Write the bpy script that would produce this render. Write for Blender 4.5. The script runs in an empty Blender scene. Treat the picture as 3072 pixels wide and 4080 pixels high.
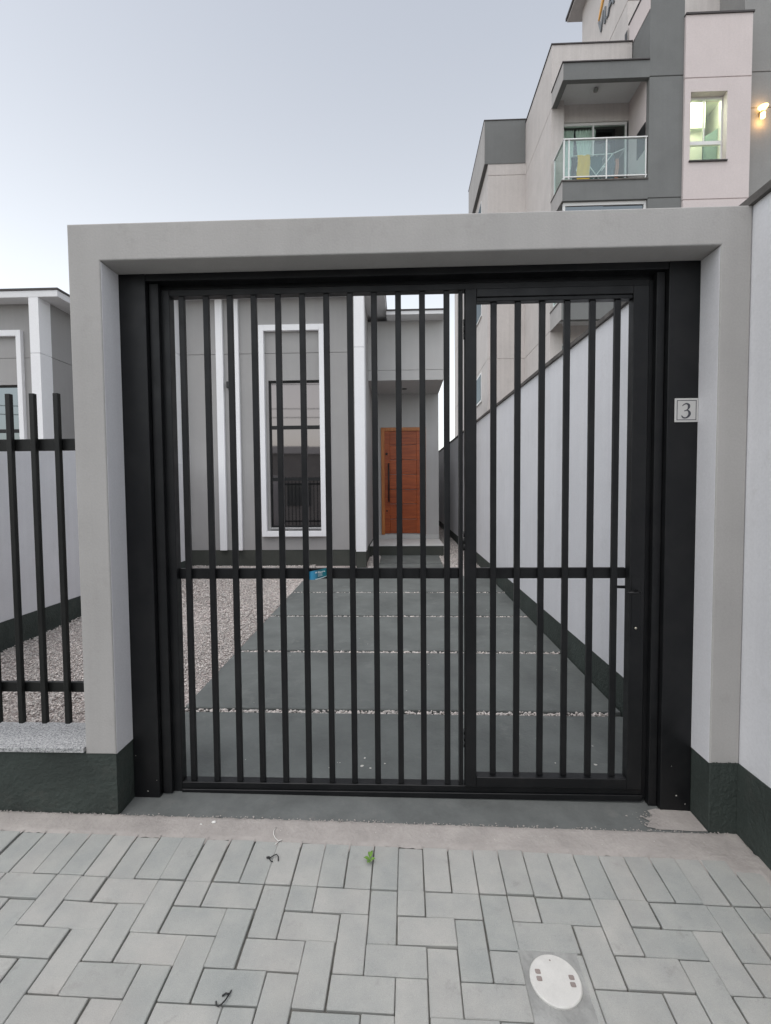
import bpy, bmesh, math, random
import numpy as np
from mathutils import Vector, Matrix
random.seed(7); rng = np.random.default_rng(7)
S = bpy.context.scene
COL = S.collection

# ------------------------------------------------------------------ camera
cam_d = bpy.data.cameras.new('camera'); cam = bpy.data.objects.new('camera', cam_d); COL.objects.link(cam)
S.camera = cam
cam_d.sensor_fit = 'HORIZONTAL'; cam_d.sensor_width = 36.0; cam_d.lens = 1917.3 / 3072 * 36
cam_d.clip_start = 0.02; cam_d.clip_end = 2000
cp, sp = math.cos(-.0445), math.sin(-.0445)
Rz = Matrix.Rotation(.0354, 3, 'Z'); Rx = Matrix.Rotation(-.0445, 3, 'X'); Ry = Matrix.Rotation(.0080, 3, 'Y')
R = Rz @ Rx @ Ry                       # columns: right, forward, up
M3 = Matrix((R.col[0], R.col[2], -R.col[1])).transposed()
cam.matrix_world = Matrix.Translation((-.0053, -2.0913, 1.4892)) @ M3.to_4x4()

# ------------------------------------------------------------------ sky, sun, exposure
SUN_EL, SUN_AZ = math.radians(71), math.radians(212)     # azimuth clockwise from +Y: behind the camera, a little left
wd = bpy.data.worlds.new('World'); S.world = wd; wd.use_nodes = True
nt = wd.node_tree; nt.nodes.clear()
sky = nt.nodes.new('ShaderNodeTexSky'); sky.sky_type = 'NISHITA'; sky.sun_disc = False
sky.sun_elevation = SUN_EL; sky.sun_rotation = SUN_AZ
sky.air_density = 1.0; sky.dust_density = 2.6; sky.ozone_density = 1.0; sky.altitude = 0
hs = nt.nodes.new('ShaderNodeHueSaturation'); hs.inputs['Saturation'].default_value = .33
bg = nt.nodes.new('ShaderNodeBackground'); bg.inputs['Strength'].default_value = .15
wo = nt.nodes.new('ShaderNodeOutputWorld')
# brighter, warmer-white air towards the horizon, the same all the way round
tc = nt.nodes.new('ShaderNodeTexCoord'); sx_ = nt.nodes.new('ShaderNodeSeparateXYZ'); nt.links.new(tc.outputs['Generated'], sx_.inputs[0])
hr = nt.nodes.new('ShaderNodeValToRGB'); he = hr.color_ramp.elements
he[0].position = 0; he[0].color = (1.0, .97, .90, 1); he[1].position = 1; he[1].color = (.50, .50, .51, 1)
for q, cc in ((.12, (.87, .855, .81)), (.38, (.735, .722, .685)), (.70, (.555, .558, .555))):
    e_ = he.new(q); e_.color = (*cc, 1)
nt.links.new(sx_.outputs[2], hr.inputs[0])
mm = nt.nodes.new('ShaderNodeMix'); mm.data_type = 'RGBA'; mm.blend_type = 'MULTIPLY'; mm.inputs[0].default_value = 1
vm = nt.nodes.new('ShaderNodeVectorMath'); vm.operation = 'SCALE'; vm.inputs['Scale'].default_value = 1.9
nt.links.new(sky.outputs[0], hs.inputs['Color']); nt.links.new(hs.outputs[0], mm.inputs[6]); nt.links.new(hr.outputs[0], mm.inputs[7])
nt.links.new(mm.outputs[2], vm.inputs[0]); nt.links.new(vm.outputs[0], bg.inputs['Color']); nt.links.new(bg.outputs[0], wo.inputs['Surface'])
sl = bpy.data.lights.new('sun', 'SUN'); sl.energy = .5; sl.angle = math.radians(75); sl.color = (1.0, .98, .94)
so = bpy.data.objects.new('sun', sl); COL.objects.link(so)
sd = Vector((math.sin(SUN_AZ) * math.cos(SUN_EL), math.cos(SUN_AZ) * math.cos(SUN_EL), math.sin(SUN_EL)))
so.rotation_euler = sd.to_track_quat('Z', 'Y').to_euler(); so.location = (0, -5, 12)
S.view_settings.view_transform = 'Standard'; S.view_settings.look = 'None'
S.view_settings.exposure = .50; S.view_settings.gamma = 1.0
S.view_settings.use_curve_mapping = False
S.render.engine = 'CYCLES'; S.cycles.max_bounces = 8; S.cycles.diffuse_bounces = 5; S.cycles.transparent_max_bounces = 12

# ------------------------------------------------------------------ materials
MATS = {}
def newmat(name):
    m = bpy.data.materials.new(name); m.use_nodes = True
    n = m.node_tree.nodes; b = n['Principled BSDF']; MATS[name] = m
    return m, m.node_tree, n, m.node_tree.links, b
def N(nt, t, **kw):
    n = nt.nodes.new(t)
    for k, v in kw.items():
        if k in n.inputs.keys() if hasattr(n.inputs, 'keys') else False: n.inputs[k].default_value = v
        else: setattr(n, k, v)
    return n
def noise(nt, vec, scale, detail=4, rough=.55):
    n = nt.nodes.new('ShaderNodeTexNoise'); n.inputs['Scale'].default_value = scale
    n.inputs['Detail'].default_value = detail; n.inputs['Roughness'].default_value = rough
    nt.links.new(vec, n.inputs['Vector']); return n.outputs['Fac']
def ramp(nt, fac, p0, p1, c0, c1):
    r = nt.nodes.new('ShaderNodeValToRGB'); e = r.color_ramp.elements
    e[0].position = p0; e[1].position = p1
    e[0].color = (*c0, 1) if len(c0) == 3 else c0; e[1].color = (*c1, 1) if len(c1) == 3 else c1
    nt.links.new(fac, r.inputs[0]); return r.outputs[0]
def mixc(nt, fac, a, b, mode='MIX'):
    m = nt.nodes.new('ShaderNodeMix'); m.data_type = 'RGBA'; m.blend_type = mode
    for s, v in ((m.inputs[0], fac), (m.inputs[6], a), (m.inputs[7], b)):
        if hasattr(v, 'default_value'): nt.links.new(v, s)
        elif isinstance(v, (int, float)): s.default_value = v
        else: s.default_value = (*v, 1)
    return m.outputs[2]
def mapping(nt, vec, scale):
    m = nt.nodes.new('ShaderNodeMapping'); m.inputs['Scale'].default_value = scale
    nt.links.new(vec, m.inputs['Vector']); return m.outputs[0]
def bump(nt, h, strength, dist, b):
    n = nt.nodes.new('ShaderNodeBump'); n.inputs['Strength'].default_value = strength; n.inputs['Distance'].default_value = dist
    nt.links.new(h, n.inputs['Height']); nt.links.new(n.outputs[0], b.inputs['Normal'])
def pos(nt): return nt.nodes.new('ShaderNodeNewGeometry').outputs['Position']
def sc(c, f): return tuple(min(1, x * f) for x in c)

def plaster(name, col, var=.10, fine=140, bstr=.25, streak=.0, stain=None, stain_amt=.0, rough=.85, blotch=1.6, bdist=.004):
    m, nt, n, L, b = newmat(name); p = pos(nt)
    c = ramp(nt, noise(nt, p, blotch, 5, .6), .3, .72, sc(col, 1 - var), sc(col, 1 + var))
    if streak:
        st = noise(nt, mapping(nt, p, (14, 14, .5)), 1.0, 3, .6)
        c = mixc(nt, streak, c, ramp(nt, st, .35, .7, (.55, .55, .55), (1.2, 1.2, 1.2)), 'MULTIPLY')
    if stain:
        s2 = ramp(nt, noise(nt, p, 5.5, 6, .7), .56, .72, (0, 0, 0), (stain_amt,) * 3)
        c = mixc(nt, s2, c, stain)
    fn = noise(nt, p, fine, 3, .6)
    c = mixc(nt, .35, c, ramp(nt, fn, .3, .7, (.88, .88, .88), (1.1, 1.1, 1.1)), 'MULTIPLY')
    L.new(c, b.inputs['Base Color']); b.inputs['Roughness'].default_value = rough
    mx = nt.nodes.new('ShaderNodeMath'); mx.operation = 'ADD'; L.new(fn, mx.inputs[0]); L.new(noise(nt, p, fine * .22, 4, .6), mx.inputs[1])
    bump(nt, mx.outputs[0], bstr, bdist, b)
    return m
portal_paint = plaster('portal_grey_plaster', (.395, .382, .368), .075, 120, .25, .07, (.30, .285, .27), .5)
plinth_paint = plaster('plinth_dark_render', (.036, .047, .041), .30, 55, .75, 0, (.065, .066, .058), .5, .8, 3.0, .010)
white_wall = plaster('white_wall_paint', (.68, .68, .70), .05, 90, .25, .07, (.56, .555, .555), .35)
trim_white = plaster('white_trim_paint', (.80, .80, .815), .02, 90, .10)
house_grey = plaster('house_grey_paint', (.335, .328, .324), .045, 100, .20, .06)
wing_paint = plaster('wing_light_grey_paint', (.47, .465, .46), .04, 100, .2, .04)
soffit_white = plaster('soffit_white_paint', (.70, .70, .71), .03, 60, .08)
house_plinth = plaster('house_plinth_paint', (.050, .054, .047), .2, 40, .4, 0, (.075, .075, .06), .4)
slab_paint = plaster('driveway_slab_concrete', (.120, .131, .126), .27, 60, .5, 0, (.18, .192, .183), .65, .75, 2.3)
threshold_paint = plaster('threshold_grey_concrete', (.128, .136, .132), .22, 60, .35, 0, (.20, .195, .185), .5, .8, 5)
mortar = plaster('beige_mortar', (.36, .333, .312), .14, 70, .6, 0, (.34, .32, .30), .5, .9, 7, .006)
mortar_grey = plaster('grey_mortar', (.30, .302, .29), .28, 60, .7, 0, (.17, .17, .165), .6, .9, 9, .006)
apt_light = plaster('apartment_light_plaster', (.56, .525, .505), .06, 30, .35, .12, (.46, .44, .42), .4)
apt_dark = plaster('apartment_dark_plaster', (.165, .170, .168), .08, 30, .35, .06)
apt_pink = plaster('apartment_pale_plaster', (.61, .545, .535), .03, 30, .35, .03)
apt_grey = plaster('apartment_grey_plaster', (.27, .268, .262), .05, 30, .35, .05)
apt_side = plaster('apartment_side_plaster', (.40, .385, .375), .09, 30, .35, .15, (.30, .29, .27), .5)
coping_m = plaster('coping_dark_stone', (.10, .092, .085), .35, 60, .6, 0, (.20, .185, .17), .6, .8, 9)
sand_joint = plaster('joint_sand', (.155, .15, .135), .45, 200, .8, 0, (.055, .065, .045), .8, .95, 12)
earth = plaster('earth', (.20, .18, .16), .2, 20, .6)
dark_groove = plaster('groove_shadow_gap', (.12, .12, .12), .05, 60, .1)
asphalt = plaster('asphalt', (.055, .055, .056), .2, 160, .6)

def simple(name, col, rough=.5, metal=0, spec=.5):
    m, nt, n, L, b = newmat(name); b.inputs['Base Color'].default_value = (*col, 1)
    b.inputs['Roughness'].default_value = rough; b.inputs['Metallic'].default_value = metal
    b.inputs['Specular IOR Level'].default_value = spec; return m
def metalmat(name, col, rough, dust):
    m, nt, n, L, b = newmat(name); p = pos(nt)
    d = ramp(nt, noise(nt, p, 6, 6, .65), .42, .8, (0, 0, 0), (dust,) * 3)
    c = mixc(nt, d, col, (.16, .155, .145)); L.new(c, b.inputs['Base Color'])
    rr = ramp(nt, noise(nt, p, 11, 4), .3, .7, (rough - .08,) * 3, (rough + .12,) * 3); L.new(rr, b.inputs['Roughness'])
    b.inputs['Specular IOR Level'].default_value = .32
    bump(nt, noise(nt, p, 420, 2), .06, .001, b); return m
black_metal = metalmat('black_satin_steel', (.0070, .0074, .0084), .40, .05)
fence_metal = metalmat('black_fence_steel', (.0075, .0082, .0076), .42, .04)
white_alu = simple('white_aluminium', (.72, .72, .71), .4)
black_plastic = simple('black_plastic', (.012, .012, .013), .45)
roof_edge = simple('dark_roof_edge', (.045, .038, .038), .6)

def pavermat():
    m, nt, n, L, b = newmat('concrete_paver'); p = pos(nt)
    oi = nt.nodes.new('ShaderNodeObjectInfo')
    base = ramp(nt, oi.outputs['Random'], 0, 1, (.340, .350, .338), (.395, .392, .376))
    blot = ramp(nt, noise(nt, p, 8, 5, .62), .28, .72, (.86, .88, .88), (1.10, 1.085, 1.06))
    c = mixc(nt, 1.0, base, blot, 'MULTIPLY')
    sp_ = ramp(nt, noise(nt, p, 420, 2, .7), .30, .70, (.84, .84, .84), (1.13, 1.13, 1.13))
    c = mixc(nt, .8, c, sp_, 'MULTIPLY')
    stn = ramp(nt, noise(nt, p, 13, 7, .72), .60, .74, (0, 0, 0), (.38, .38, .38))
    c = mixc(nt, stn, c, (.17, .165, .155))
    warm = ramp(nt, noise(nt, p, 3.1, 3, .5), .5, .75, (0, 0, 0), (.35, .35, .35))
    c = mixc(nt, warm, c, (.37, .34, .315))
    L.new(c, b.inputs['Base Color']); b.inputs['Roughness'].default_value = .88
    bump(nt, noise(nt, p, 330, 4, .7), .35, .003, b); return m
paver_m = pavermat()

def gravelmat():
    m, nt, n, L, b = newmat('gravel_pebble')
    a = nt.nodes.new('ShaderNodeAttribute'); a.attribute_name = 'tint'
    r = nt.nodes.new('ShaderNodeValToRGB'); r.color_ramp.interpolation = 'LINEAR'
    el = r.color_ramp.elements; el[0].position = 0; el[0].color = (.12, .105, .10, 1); el[1].position = 1; el[1].color = (.72, .66, .62, 1)
    for q, cc in ((.2, (.31, .285, .27)), (.4, (.43, .39, .365)), (.6, (.47, .45, .43)), (.8, (.58, .54, .51))):
        e = el.new(q); e.color = (*cc, 1)
    L.new(a.outputs['Fac'], r.inputs[0])
    c = mixc(nt, .6, r.outputs[0], ramp(nt, noise(nt, pos(nt), 260, 3), .3, .7, (.75, .75, .75), (1.15, 1.15, 1.15)), 'MULTIPLY')
    L.new(c, b.inputs['Base Color']); b.inputs['Roughness'].default_value = .85; return m
gravel_m = gravelmat()
def gravelbase():
    m, nt, n, L, b = newmat('gravel_bed_stones'); p = pos(nt)
    v = nt.nodes.new('ShaderNodeTexVoronoi'); v.inputs['Scale'].default_value = 62; L.new(p, v.inputs['Vector'])
    s = nt.nodes.new('ShaderNodeSeparateColor'); L.new(v.outputs['Color'], s.inputs[0])
    c = ramp(nt, s.outputs[0], 0, 1, (.22, .19, .18), (.60, .53, .50))
    L.new(c, b.inputs['Base Color']); b.inputs['Roughness'].default_value = .9
    inv = nt.nodes.new('ShaderNodeMath'); inv.operation = 'SUBTRACT'; inv.inputs[0].default_value = 1; L.new(v.outputs['Distance'], inv.inputs[1])
    bump(nt, inv.outputs[0], .9, .012, b); return m
gravel_base_m = gravelbase()
def granite():
    m, nt, n, L, b = newmat('speckled_granite'); p = pos(nt)
    c = ramp(nt, noise(nt, p, 120, 3, .8), .36, .62, (.12, .125, .13), (.56, .56, .555))
    c = mixc(nt, ramp(nt, noise(nt, p, 190, 2, .6), .60, .66, (0, 0, 0), (.8, .8, .8)), c, (.045, .045, .05))
    L.new(c, b.inputs['Base Color']); b.inputs['Roughness'].default_value = .5; return m
granite_m = granite()
def wood(name, c0, c1, sc_=1.0, axis=(26, 26, 1.6)):
    m, nt, n, L, b = newmat(name); p = pos(nt)
    g = noise(nt, mapping(nt, p, axis), 1.4 * sc_, 6, .65)
    c = ramp(nt, g, .32, .70, c0, c1)
    oi = nt.nodes.new('ShaderNodeObjectInfo')
    c = mixc(nt, 1.0, c, ramp(nt, oi.outputs['Random'], 0, 1, (.82, .82, .82), (1.14, 1.12, 1.1)), 'MULTIPLY')
    L.new(c, b.inputs['Base Color']); b.inputs['Roughness'].default_value = .42
    bump(nt, g, .12, .002, b); return m
door_wood = wood('red_brown_door_wood', (.25, .043, .008), (.46, .105, .022), 1.0, (1.8, 24, 24))
frame_wood = wood('orange_frame_wood', (.36, .12, .03), (.52, .20, .06))
def reflective(name, tint, fac, rough=.01, back=(.010, .011, .012)):
    m = bpy.data.materials.new(name); m.use_nodes = True; nt = m.node_tree; nt.nodes.clear()
    o = nt.nodes.new('ShaderNodeOutputMaterial'); d = nt.nodes.new('ShaderNodeBsdfDiffuse'); g = nt.nodes.new('ShaderNodeBsdfGlossy'); x = nt.nodes.new('ShaderNodeMixShader')
    d.inputs[0].default_value = (*back, 1); g.inputs[0].default_value = (*tint, 1); g.inputs[1].default_value = rough
    x.inputs[0].default_value = fac
    nt.links.new(d.outputs[0], x.inputs[1]); nt.links.new(g.outputs[0], x.inputs[2]); nt.links.new(x.outputs[0], o.inputs[0]); return m
win_glass = reflective('tinted_window_glass', (.95, .86, .85), .21, .03)
win_glass_dark = reflective('dark_window_glass', (.8, .9, .95), .22, .02)
def clearglass(name, tint, fac):
    m = bpy.data.materials.new(name); m.use_nodes = True; nt = m.node_tree; nt.nodes.clear()
    o = nt.nodes.new('ShaderNodeOutputMaterial'); t = nt.nodes.new('ShaderNodeBsdfTransparent'); g = nt.nodes.new('ShaderNodeBsdfGlossy'); x = nt.nodes.new('ShaderNodeMixShader')
    t.inputs[0].default_value = (*tint, 1); g.inputs[0].default_value = (.92, .95, .96, 1); g.inputs[1].default_value = .02; x.inputs[0].default_value = fac
    nt.links.new(t.outputs[0], x.inputs[1]); nt.links.new(g.outputs[0], x.inputs[2]); nt.links.new(x.outputs[0], o.inputs[0]); return m
rail_glass = clearglass('balcony_glass', (.85, .93, .91), .10)
pane_glass = clearglass('clear_pane_glass', (.90, .95, .92), .05)
def emis(name, col, st):
    m, nt, n, L, b = newmat(name); b.inputs['Base Color'].default_value = (*col, 1)
    b.inputs['Emission Color'].default_value = (*col, 1); b.inputs['Emission Strength'].default_value = st; return m

# ------------------------------------------------------------------ helpers
W = {}          # world origin of every parent, so that children can be given in world metres
def place(o, origin, par):
    COL.objects.link(o)
    if par is not None:
        o.parent = par; o.location = Vector(origin) - W[par.name]
    else: o.location = origin
    W[o.name] = Vector(origin); return o
def tag(o, label=None, cat=None, group=None, kind=None):
    if label: o['label'] = label
    if cat: o['category'] = cat
    if group: o['group'] = group
    if kind: o['kind'] = kind
    return o
def thing(name, loc, label, cat, group=None):
    o = bpy.data.objects.new(name, None); o.empty_display_size = .1; place(o, loc, None); return tag(o, label, cat, group)
def mesh_from_bm(name, bm, mat, smooth=False):
    me = bpy.data.meshes.new(name); bm.to_mesh(me); bm.free()
    if mat: me.materials.append(mat)
    if smooth:
        for p in me.polygons: p.use_smooth = True
    return me
def box_bm(sx, sy, sz, bev=0, seg=2):
    bm = bmesh.new(); bmesh.ops.create_cube(bm, size=1); bmesh.ops.scale(bm, vec=(sx, sy, sz), verts=bm.verts)
    if bev: bmesh.ops.bevel(bm, geom=list(bm.edges), offset=min(bev, .45 * min(sx, sy, sz)), segments=seg, affect='EDGES', profile=.5)
    return bm
def box(name, x0, x1, y0, y1, z0, z1, mat, par=None, bev=0, seg=2):
    o = bpy.data.objects.new(name, mesh_from_bm(name, box_bm(x1 - x0, y1 - y0, z1 - z0, bev, seg), mat))
    return place(o, ((x0 + x1) / 2, (y0 + y1) / 2, (z0 + z1) / 2), par)
def pyd(name, verts, faces, mat, par=None, origin=None, smooth=False):
    v = [Vector(p) for p in verts]
    if origin is None: origin = sum(v, Vector()) / len(v)
    origin = Vector(origin)
    me = bpy.data.meshes.new(name); me.from_pydata([p - origin for p in v], [], faces); me.update()
    bm = bmesh.new(); bm.from_mesh(me); bmesh.ops.recalc_face_normals(bm, faces=bm.faces); bm.to_mesh(me); bm.free()
    if mat: me.materials.append(mat)
    if smooth:
        for p in me.polygons: p.use_smooth = True
    return place(bpy.data.objects.new(name, me), origin, par)
def grooved(name, x0, x1, y0, y1, z0, z1, grooves, mat, par, gap=.010, dep=.012):
    """a wall block whose horizontal V joints are real recesses"""
    rings = [(z0, 0)]
    for g in sorted(grooves):
        rings += [(g - gap / 2, 0), (g - gap * .15, dep), (g + gap * .15, dep), (g + gap / 2, 0)]
    rings.append((z1, 0)); v = []; f = []
    for z, i in rings: v += [(x0 + i, y0 + i, z), (x1 - i, y0 + i, z), (x1 - i, y1 - i, z), (x0 + i, y1 - i, z)]
    for k in range(len(rings) - 1):
        for j in range(4): a = 4 * k + j; b = 4 * k + (j + 1) % 4; f.append((a, b, b + 4, a + 4))
    f.append((3, 2, 1, 0)); e = 4 * (len(rings) - 1); f.append((e, e + 1, e + 2, e + 3))
    return pyd(name, v, f, mat, par)
def tube(name, pts, rad, mat, par=None, sides=8, closed_ends=True):
    pts = [Vector(p) for p in pts]; rads = rad if isinstance(rad, (list, tuple)) else [rad] * len(pts)
    v = []; f = []; up = Vector((0, 0, 1))
    for i, p in enumerate(pts):
        t = (pts[min(i + 1, len(pts) - 1)] - pts[max(i - 1, 0)]).normalized()
        a = t.cross(up if abs(t.z) < .95 else Vector((1, 0, 0))).normalized(); b = t.cross(a)
        for k in range(sides):
            an = 2 * math.pi * k / sides; v.append(p + (a * math.cos(an) + b * math.sin(an)) * rads[i])
    for i in range(len(pts) - 1):
        for k in range(sides): q = i * sides + k; w = i * sides + (k + 1) % sides; f.append((q, w, w + sides, q + sides))
    f.append(tuple(range(sides))); f.append(tuple(range((len(pts) - 1) * sides, len(pts) * sides)))
    return pyd(name, v, f, mat, par, smooth=True)
def prism(name, outline, y0, y1, mat, par=None):
    """outline in (x, z), extruded along y"""
    n = len(outline); v = [(x, y0, z) for x, z in outline] + [(x, y1, z) for x, z in outline]
    f = [tuple(range(n))[::-1], tuple(range(n, 2 * n))] + [(i, (i + 1) % n, n + (i + 1) % n, n + i) for i in range(n)]
    return pyd(name, v, f, mat, par)
def prism_yz(name, outline, x0, x1, mat, par=None):
    n = len(outline); v = [(x0, y, z) for y, z in outline] + [(x1, y, z) for y, z in outline]
    f = [tuple(range(n))[::-1], tuple(range(n, 2 * n))] + [(i, (i + 1) % n, n + (i + 1) % n, n + i) for i in range(n)]
    return pyd(name, v, f, mat, par)
SX, SY = -.0149, .0686
def pz(x, y): return SX * x + SY * y            # street pavement surface
SG = .033
def gz(y): return SG * y                         # yard surface behind the gate (top of the slabs)

def text_mesh(name, body, size, ext, mat, loc, rot, par):
    t = bpy.data.curves.new(name, 'FONT'); t.body = body; t.size = size; t.extrude = ext
    o = bpy.data.objects.new(name, t); COL.objects.link(o)
    me = bpy.data.meshes.new_from_object(o.evaluated_get(bpy.context.evaluated_depsgraph_get())); bpy.data.objects.remove(o)
    me.materials.clear(); me.materials.append(mat)
    o = bpy.data.objects.new(name, me); place(o, loc, par); o.rotation_euler = rot; return o

# ------------------------------------------------------------------ ground
rows = [(-400, -1.1), (-9, -.62), (-3.2, -.50), (-3.19, -.33), (-.02, -.075), (.10, -.06), (.30, -.06), (20, gz(20) - .07), (500, .9)]
xs = [-500, -60, -20, -6, -1.5, 1.5, 6, 20, 60, 500]
v = [(x, y, z) for y, z in rows for x in xs]; nx = len(xs)
f = [(j * nx + i, j * nx + i + 1, (j + 1) * nx + i + 1, (j + 1) * nx + i) for j in range(len(rows) - 1) for i in range(nx - 1)]
tag(pyd('ground', v, f, earth, origin=(0, 0, 0)), kind='structure')
tag(pyd('road', [(-90, -10.5, -.60), (90, -10.5, -.60), (90, -3.6, -.47), (-90, -3.6, -.47)], [(0, 1, 2, 3)], asphalt, origin=(0, -7, -.5)), kind='structure')
tag(box('kerb', -90, 90, -3.6, -3.45, -.56, -.30, mortar_grey, bev=.015), kind='structure')

# ------------------------------------------------------------------ pavement and pavers
pave = pyd('pavement', [(-7, -3.45, pz(-7, -3.45) - .011), (1.47, -3.45, pz(1.47, -3.45) - .011), (1.47, .02, pz(1.47, .02) - .011), (-7, .02, pz(-7, .02) - .011)], [(0, 1, 2, 3)], sand_joint, origin=(0, 0, 0))
tag(pave, kind='structure')
U = .1025; AP = -.0112; PX, PY = -1.3655, -.3172
def paver_mesh(name, lx, ly):
    bm = box_bm(lx, ly, .05, .0026, 1); return mesh_from_bm(name, bm, paver_m)
PM = {'h': paver_mesh('paver_long', 2 * U - .0038, U - .0038), 'v': paver_mesh('paver_across', U - .0038, 2 * U - .0038), 'half': paver_mesh('paver_half', U - .0038, U - .0038)}
stuff_list = []
def lay(kind, cx, cy, individual):
    """cx, cy in paver units from the grid origin (cy counted towards the street)"""
    lx, ly = cx * U, -cy * U
    X = PX + lx * math.cos(AP) - ly * math.sin(AP) + random.gauss(0, .0017); Y = PY + lx * math.sin(AP) + ly * math.cos(AP) + random.gauss(0, .0013)
    if X > 1.45 or X < -6.8: return
    rot = (math.atan(SY) + random.gauss(0, .004), -math.atan(SX) + random.gauss(0, .005), AP + random.gauss(0, .006))
    loc = Vector((X, Y, pz(X, Y) - .025 + random.gauss(0, .0016)))
    if individual:
        o = bpy.data.objects.new('paver', PM[kind]); COL.objects.link(o); o.parent = pave; o.location = loc; o.rotation_euler = rot
    else: stuff_list.append((kind, loc, rot))
cov = (.465, -.632)
def in_patch(kind, cx, cy):
    lx, ly = cx * U, -cy * U; X = PX + lx; Y = PY + ly
    hx, hy = {'h': (U, U / 2), 'v': (U / 2, U), 'half': (U / 2, U / 2)}[kind]
    return X + hx > .385 and X - hx < .555 and Y + hy > -.745 and Y - hy < -.535
skipped = []
for c in range(-52, 29):                      # soldier course along the mortar strip
    lay('v', c + .5, -1.0, -9 <= c)
for r in range(1, 30):
    for c in range(-54, 29):
        k = (c + r) % 4; near = (r <= 6 and c >= -9)
        if k == 1: kind, cx, cy = 'v', c + .5, r - 1 + 1.0
        elif k == 2 and r == 1: kind, cx, cy = 'half', c + .5, .5
        elif k == 3: kind, cx, cy = 'h', c + 1.0, r - .5
        else: continue
        if in_patch(kind, cx, cy): skipped.append((kind, cx, cy)); continue
        lay(kind, cx, cy, near)
bm = bmesh.new()
for kind, loc, rot in stuff_list:
    t = bmesh.new(); t.from_mesh(PM[kind]); t.transform(Matrix.Translation(loc) @ Matrix.Rotation(rot[2], 4, 'Z') @ Matrix.Rotation(rot[1], 4, 'Y') @ Matrix.Rotation(rot[0], 4, 'X'))
    tmp = bpy.data.meshes.new('t'); t.to_mesh(tmp); t.free(); bm.from_mesh(tmp); bpy.data.meshes.remove(tmp)
o = bpy.data.objects.new('paver_field', mesh_from_bm('paver_field', bm, paver_m)); COL.objects.link(o); o.parent = pave; tag(o, kind='stuff')
# cut pavers left and right of the cover's mortar patch (small remainders of skipped ones are cast in mortar)
def lumpy_sheet(name, x0, x1, y0, y1, nx, ny, zf, mat, par, edge=.006, amp=.0015, kind=None, skew=0):
    v = []; f = []
    for j in range(ny + 1):
        for i in range(nx + 1):
            x = x0 + (x1 - x0) * i / nx; ya = y0 + skew * (x - PX); y = ya + (y1 - ya) * j / ny; d = 0
            if j in (0, ny): y += random.uniform(-edge, edge)
            if i in (0, nx): x += random.uniform(-edge, edge)
            if j in (0, ny) or i in (0, nx): d = -.006
            v.append((x, y, zf(x, y) + random.uniform(-amp, amp) + d))
    for j in range(ny):
        for i in range(nx): a = j * (nx + 1) + i; f.append((a, a + 1, a + nx + 2, a + nx + 1))
    o = pyd(name, v, f, mat, par, smooth=True)
    if kind: tag(o, kind=kind)
    return o
px0 = min([PX + (cx - (1 if k == 'h' else .5)) * U for k, cx, cy in skipped]); px1 = max([PX + (cx + (1 if k == 'h' else .5)) * U for k, cx, cy in skipped])
pyA = max([PY - (cy - (1 if k == 'v' else .5)) * U for k, cx, cy in skipped]); pyB = min([PY - (cy + (1 if k == 'v' else .5)) * U for k, cx, cy in skipped])
# the block of skipped pavers is refilled with cut pieces around a cast patch
cuts = []
for kind, cx, cy in skipped:
    hx, hy = {'h': (U, U / 2), 'v': (U / 2, U), 'half': (U / 2, U / 2)}[kind]
    X = PX + cx * U; Y = PY - cy * U
    xa, xb, ya, yb = X - hx + .002, X + hx - .002, Y - hy + .002, Y + hy - .002
    qx0, qx1, qy0, qy1 = .374, .560, -.765, -.538
    for (a, b, c_, d_) in ((xa, min(xb, qx0), ya, yb), (max(xa, qx1), xb, ya, yb), (max(xa, qx0), min(xb, qx1), max(ya, qy1), yb), (max(xa, qx0), min(xb, qx1), ya, min(yb, qy0))):
        if b - a > .018 and d_ - c_ > .018: cuts.append((a, b, c_, d_))
for a, b, c_, d_ in cuts:
    o = bpy.data.objects.new('paver', mesh_from_bm('paver_cut', box_bm(b - a, d_ - c_, .05, .0035, 1), paver_m)); COL.objects.link(o); o.parent = pave
    X, Y = (a + b) / 2, (c_ + d_) / 2; dx, dy = X - PX, Y - PY
    X, Y = PX + dx * math.cos(AP) - dy * math.sin(AP), PY + dx * math.sin(AP) + dy * math.cos(AP)
    o.location = (X, Y, pz(X, Y) - .0255); o.rotation_euler = (math.atan(SY), -math.atan(SX), AP + random.gauss(0, .004))
lumpy_sheet('mortar_patch', .366, .570, -.775, -.530, 34, 40, lambda x, y: pz(x, y) - .0035, mortar_grey, pave, .003, .0012)
# mortar strip between the pavers and the gate threshold
lumpy_sheet('mortar_strip', -6.5, 1.449, -.1155, .006, 560, 10, lambda x, y: pz(x, y) + .0012, mortar, pave, .004, .0008, skew=AP)
for c in range(-8, 27):                       # mortar smeared into the ends of the soldier joints
    x = PX + (c) * U; y = -.1155 + AP * (x - PX)
    if x > 1.38: continue
    w = random.uniform(.004, .009); l = random.uniform(.008, .045)
    pyd('mortar_smear', [(x - w, y + .016, pz(x, y) + .0012), (x + w, y + .016, pz(x, y) + .0012), (x + w * .4, y - l * .6, pz(x, y - l) + .0008), (x, y - l, pz(x, y - l) - .001), (x - w * .4, y - l * .5, pz(x, y - l) + .0008)], [(0, 1, 2, 3, 4)], mortar, pave)
lumpy_sheet('mortar_corner', 1.06, 1.449, -.205, -.112, 26, 12, lambda x, y: pz(x, y) + .0015 - max(0, .9 - (x - 1.06) / .38 - (y + .205) / .25) * .012, mortar, pave, .008, .0016)

lumpy_sheet('mortar_edge', 1.395, 1.462, -1.6, -.11, 6, 120, lambda x, y: pz(x, y) + .0010, mortar, pave, .006, .0010)
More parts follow.
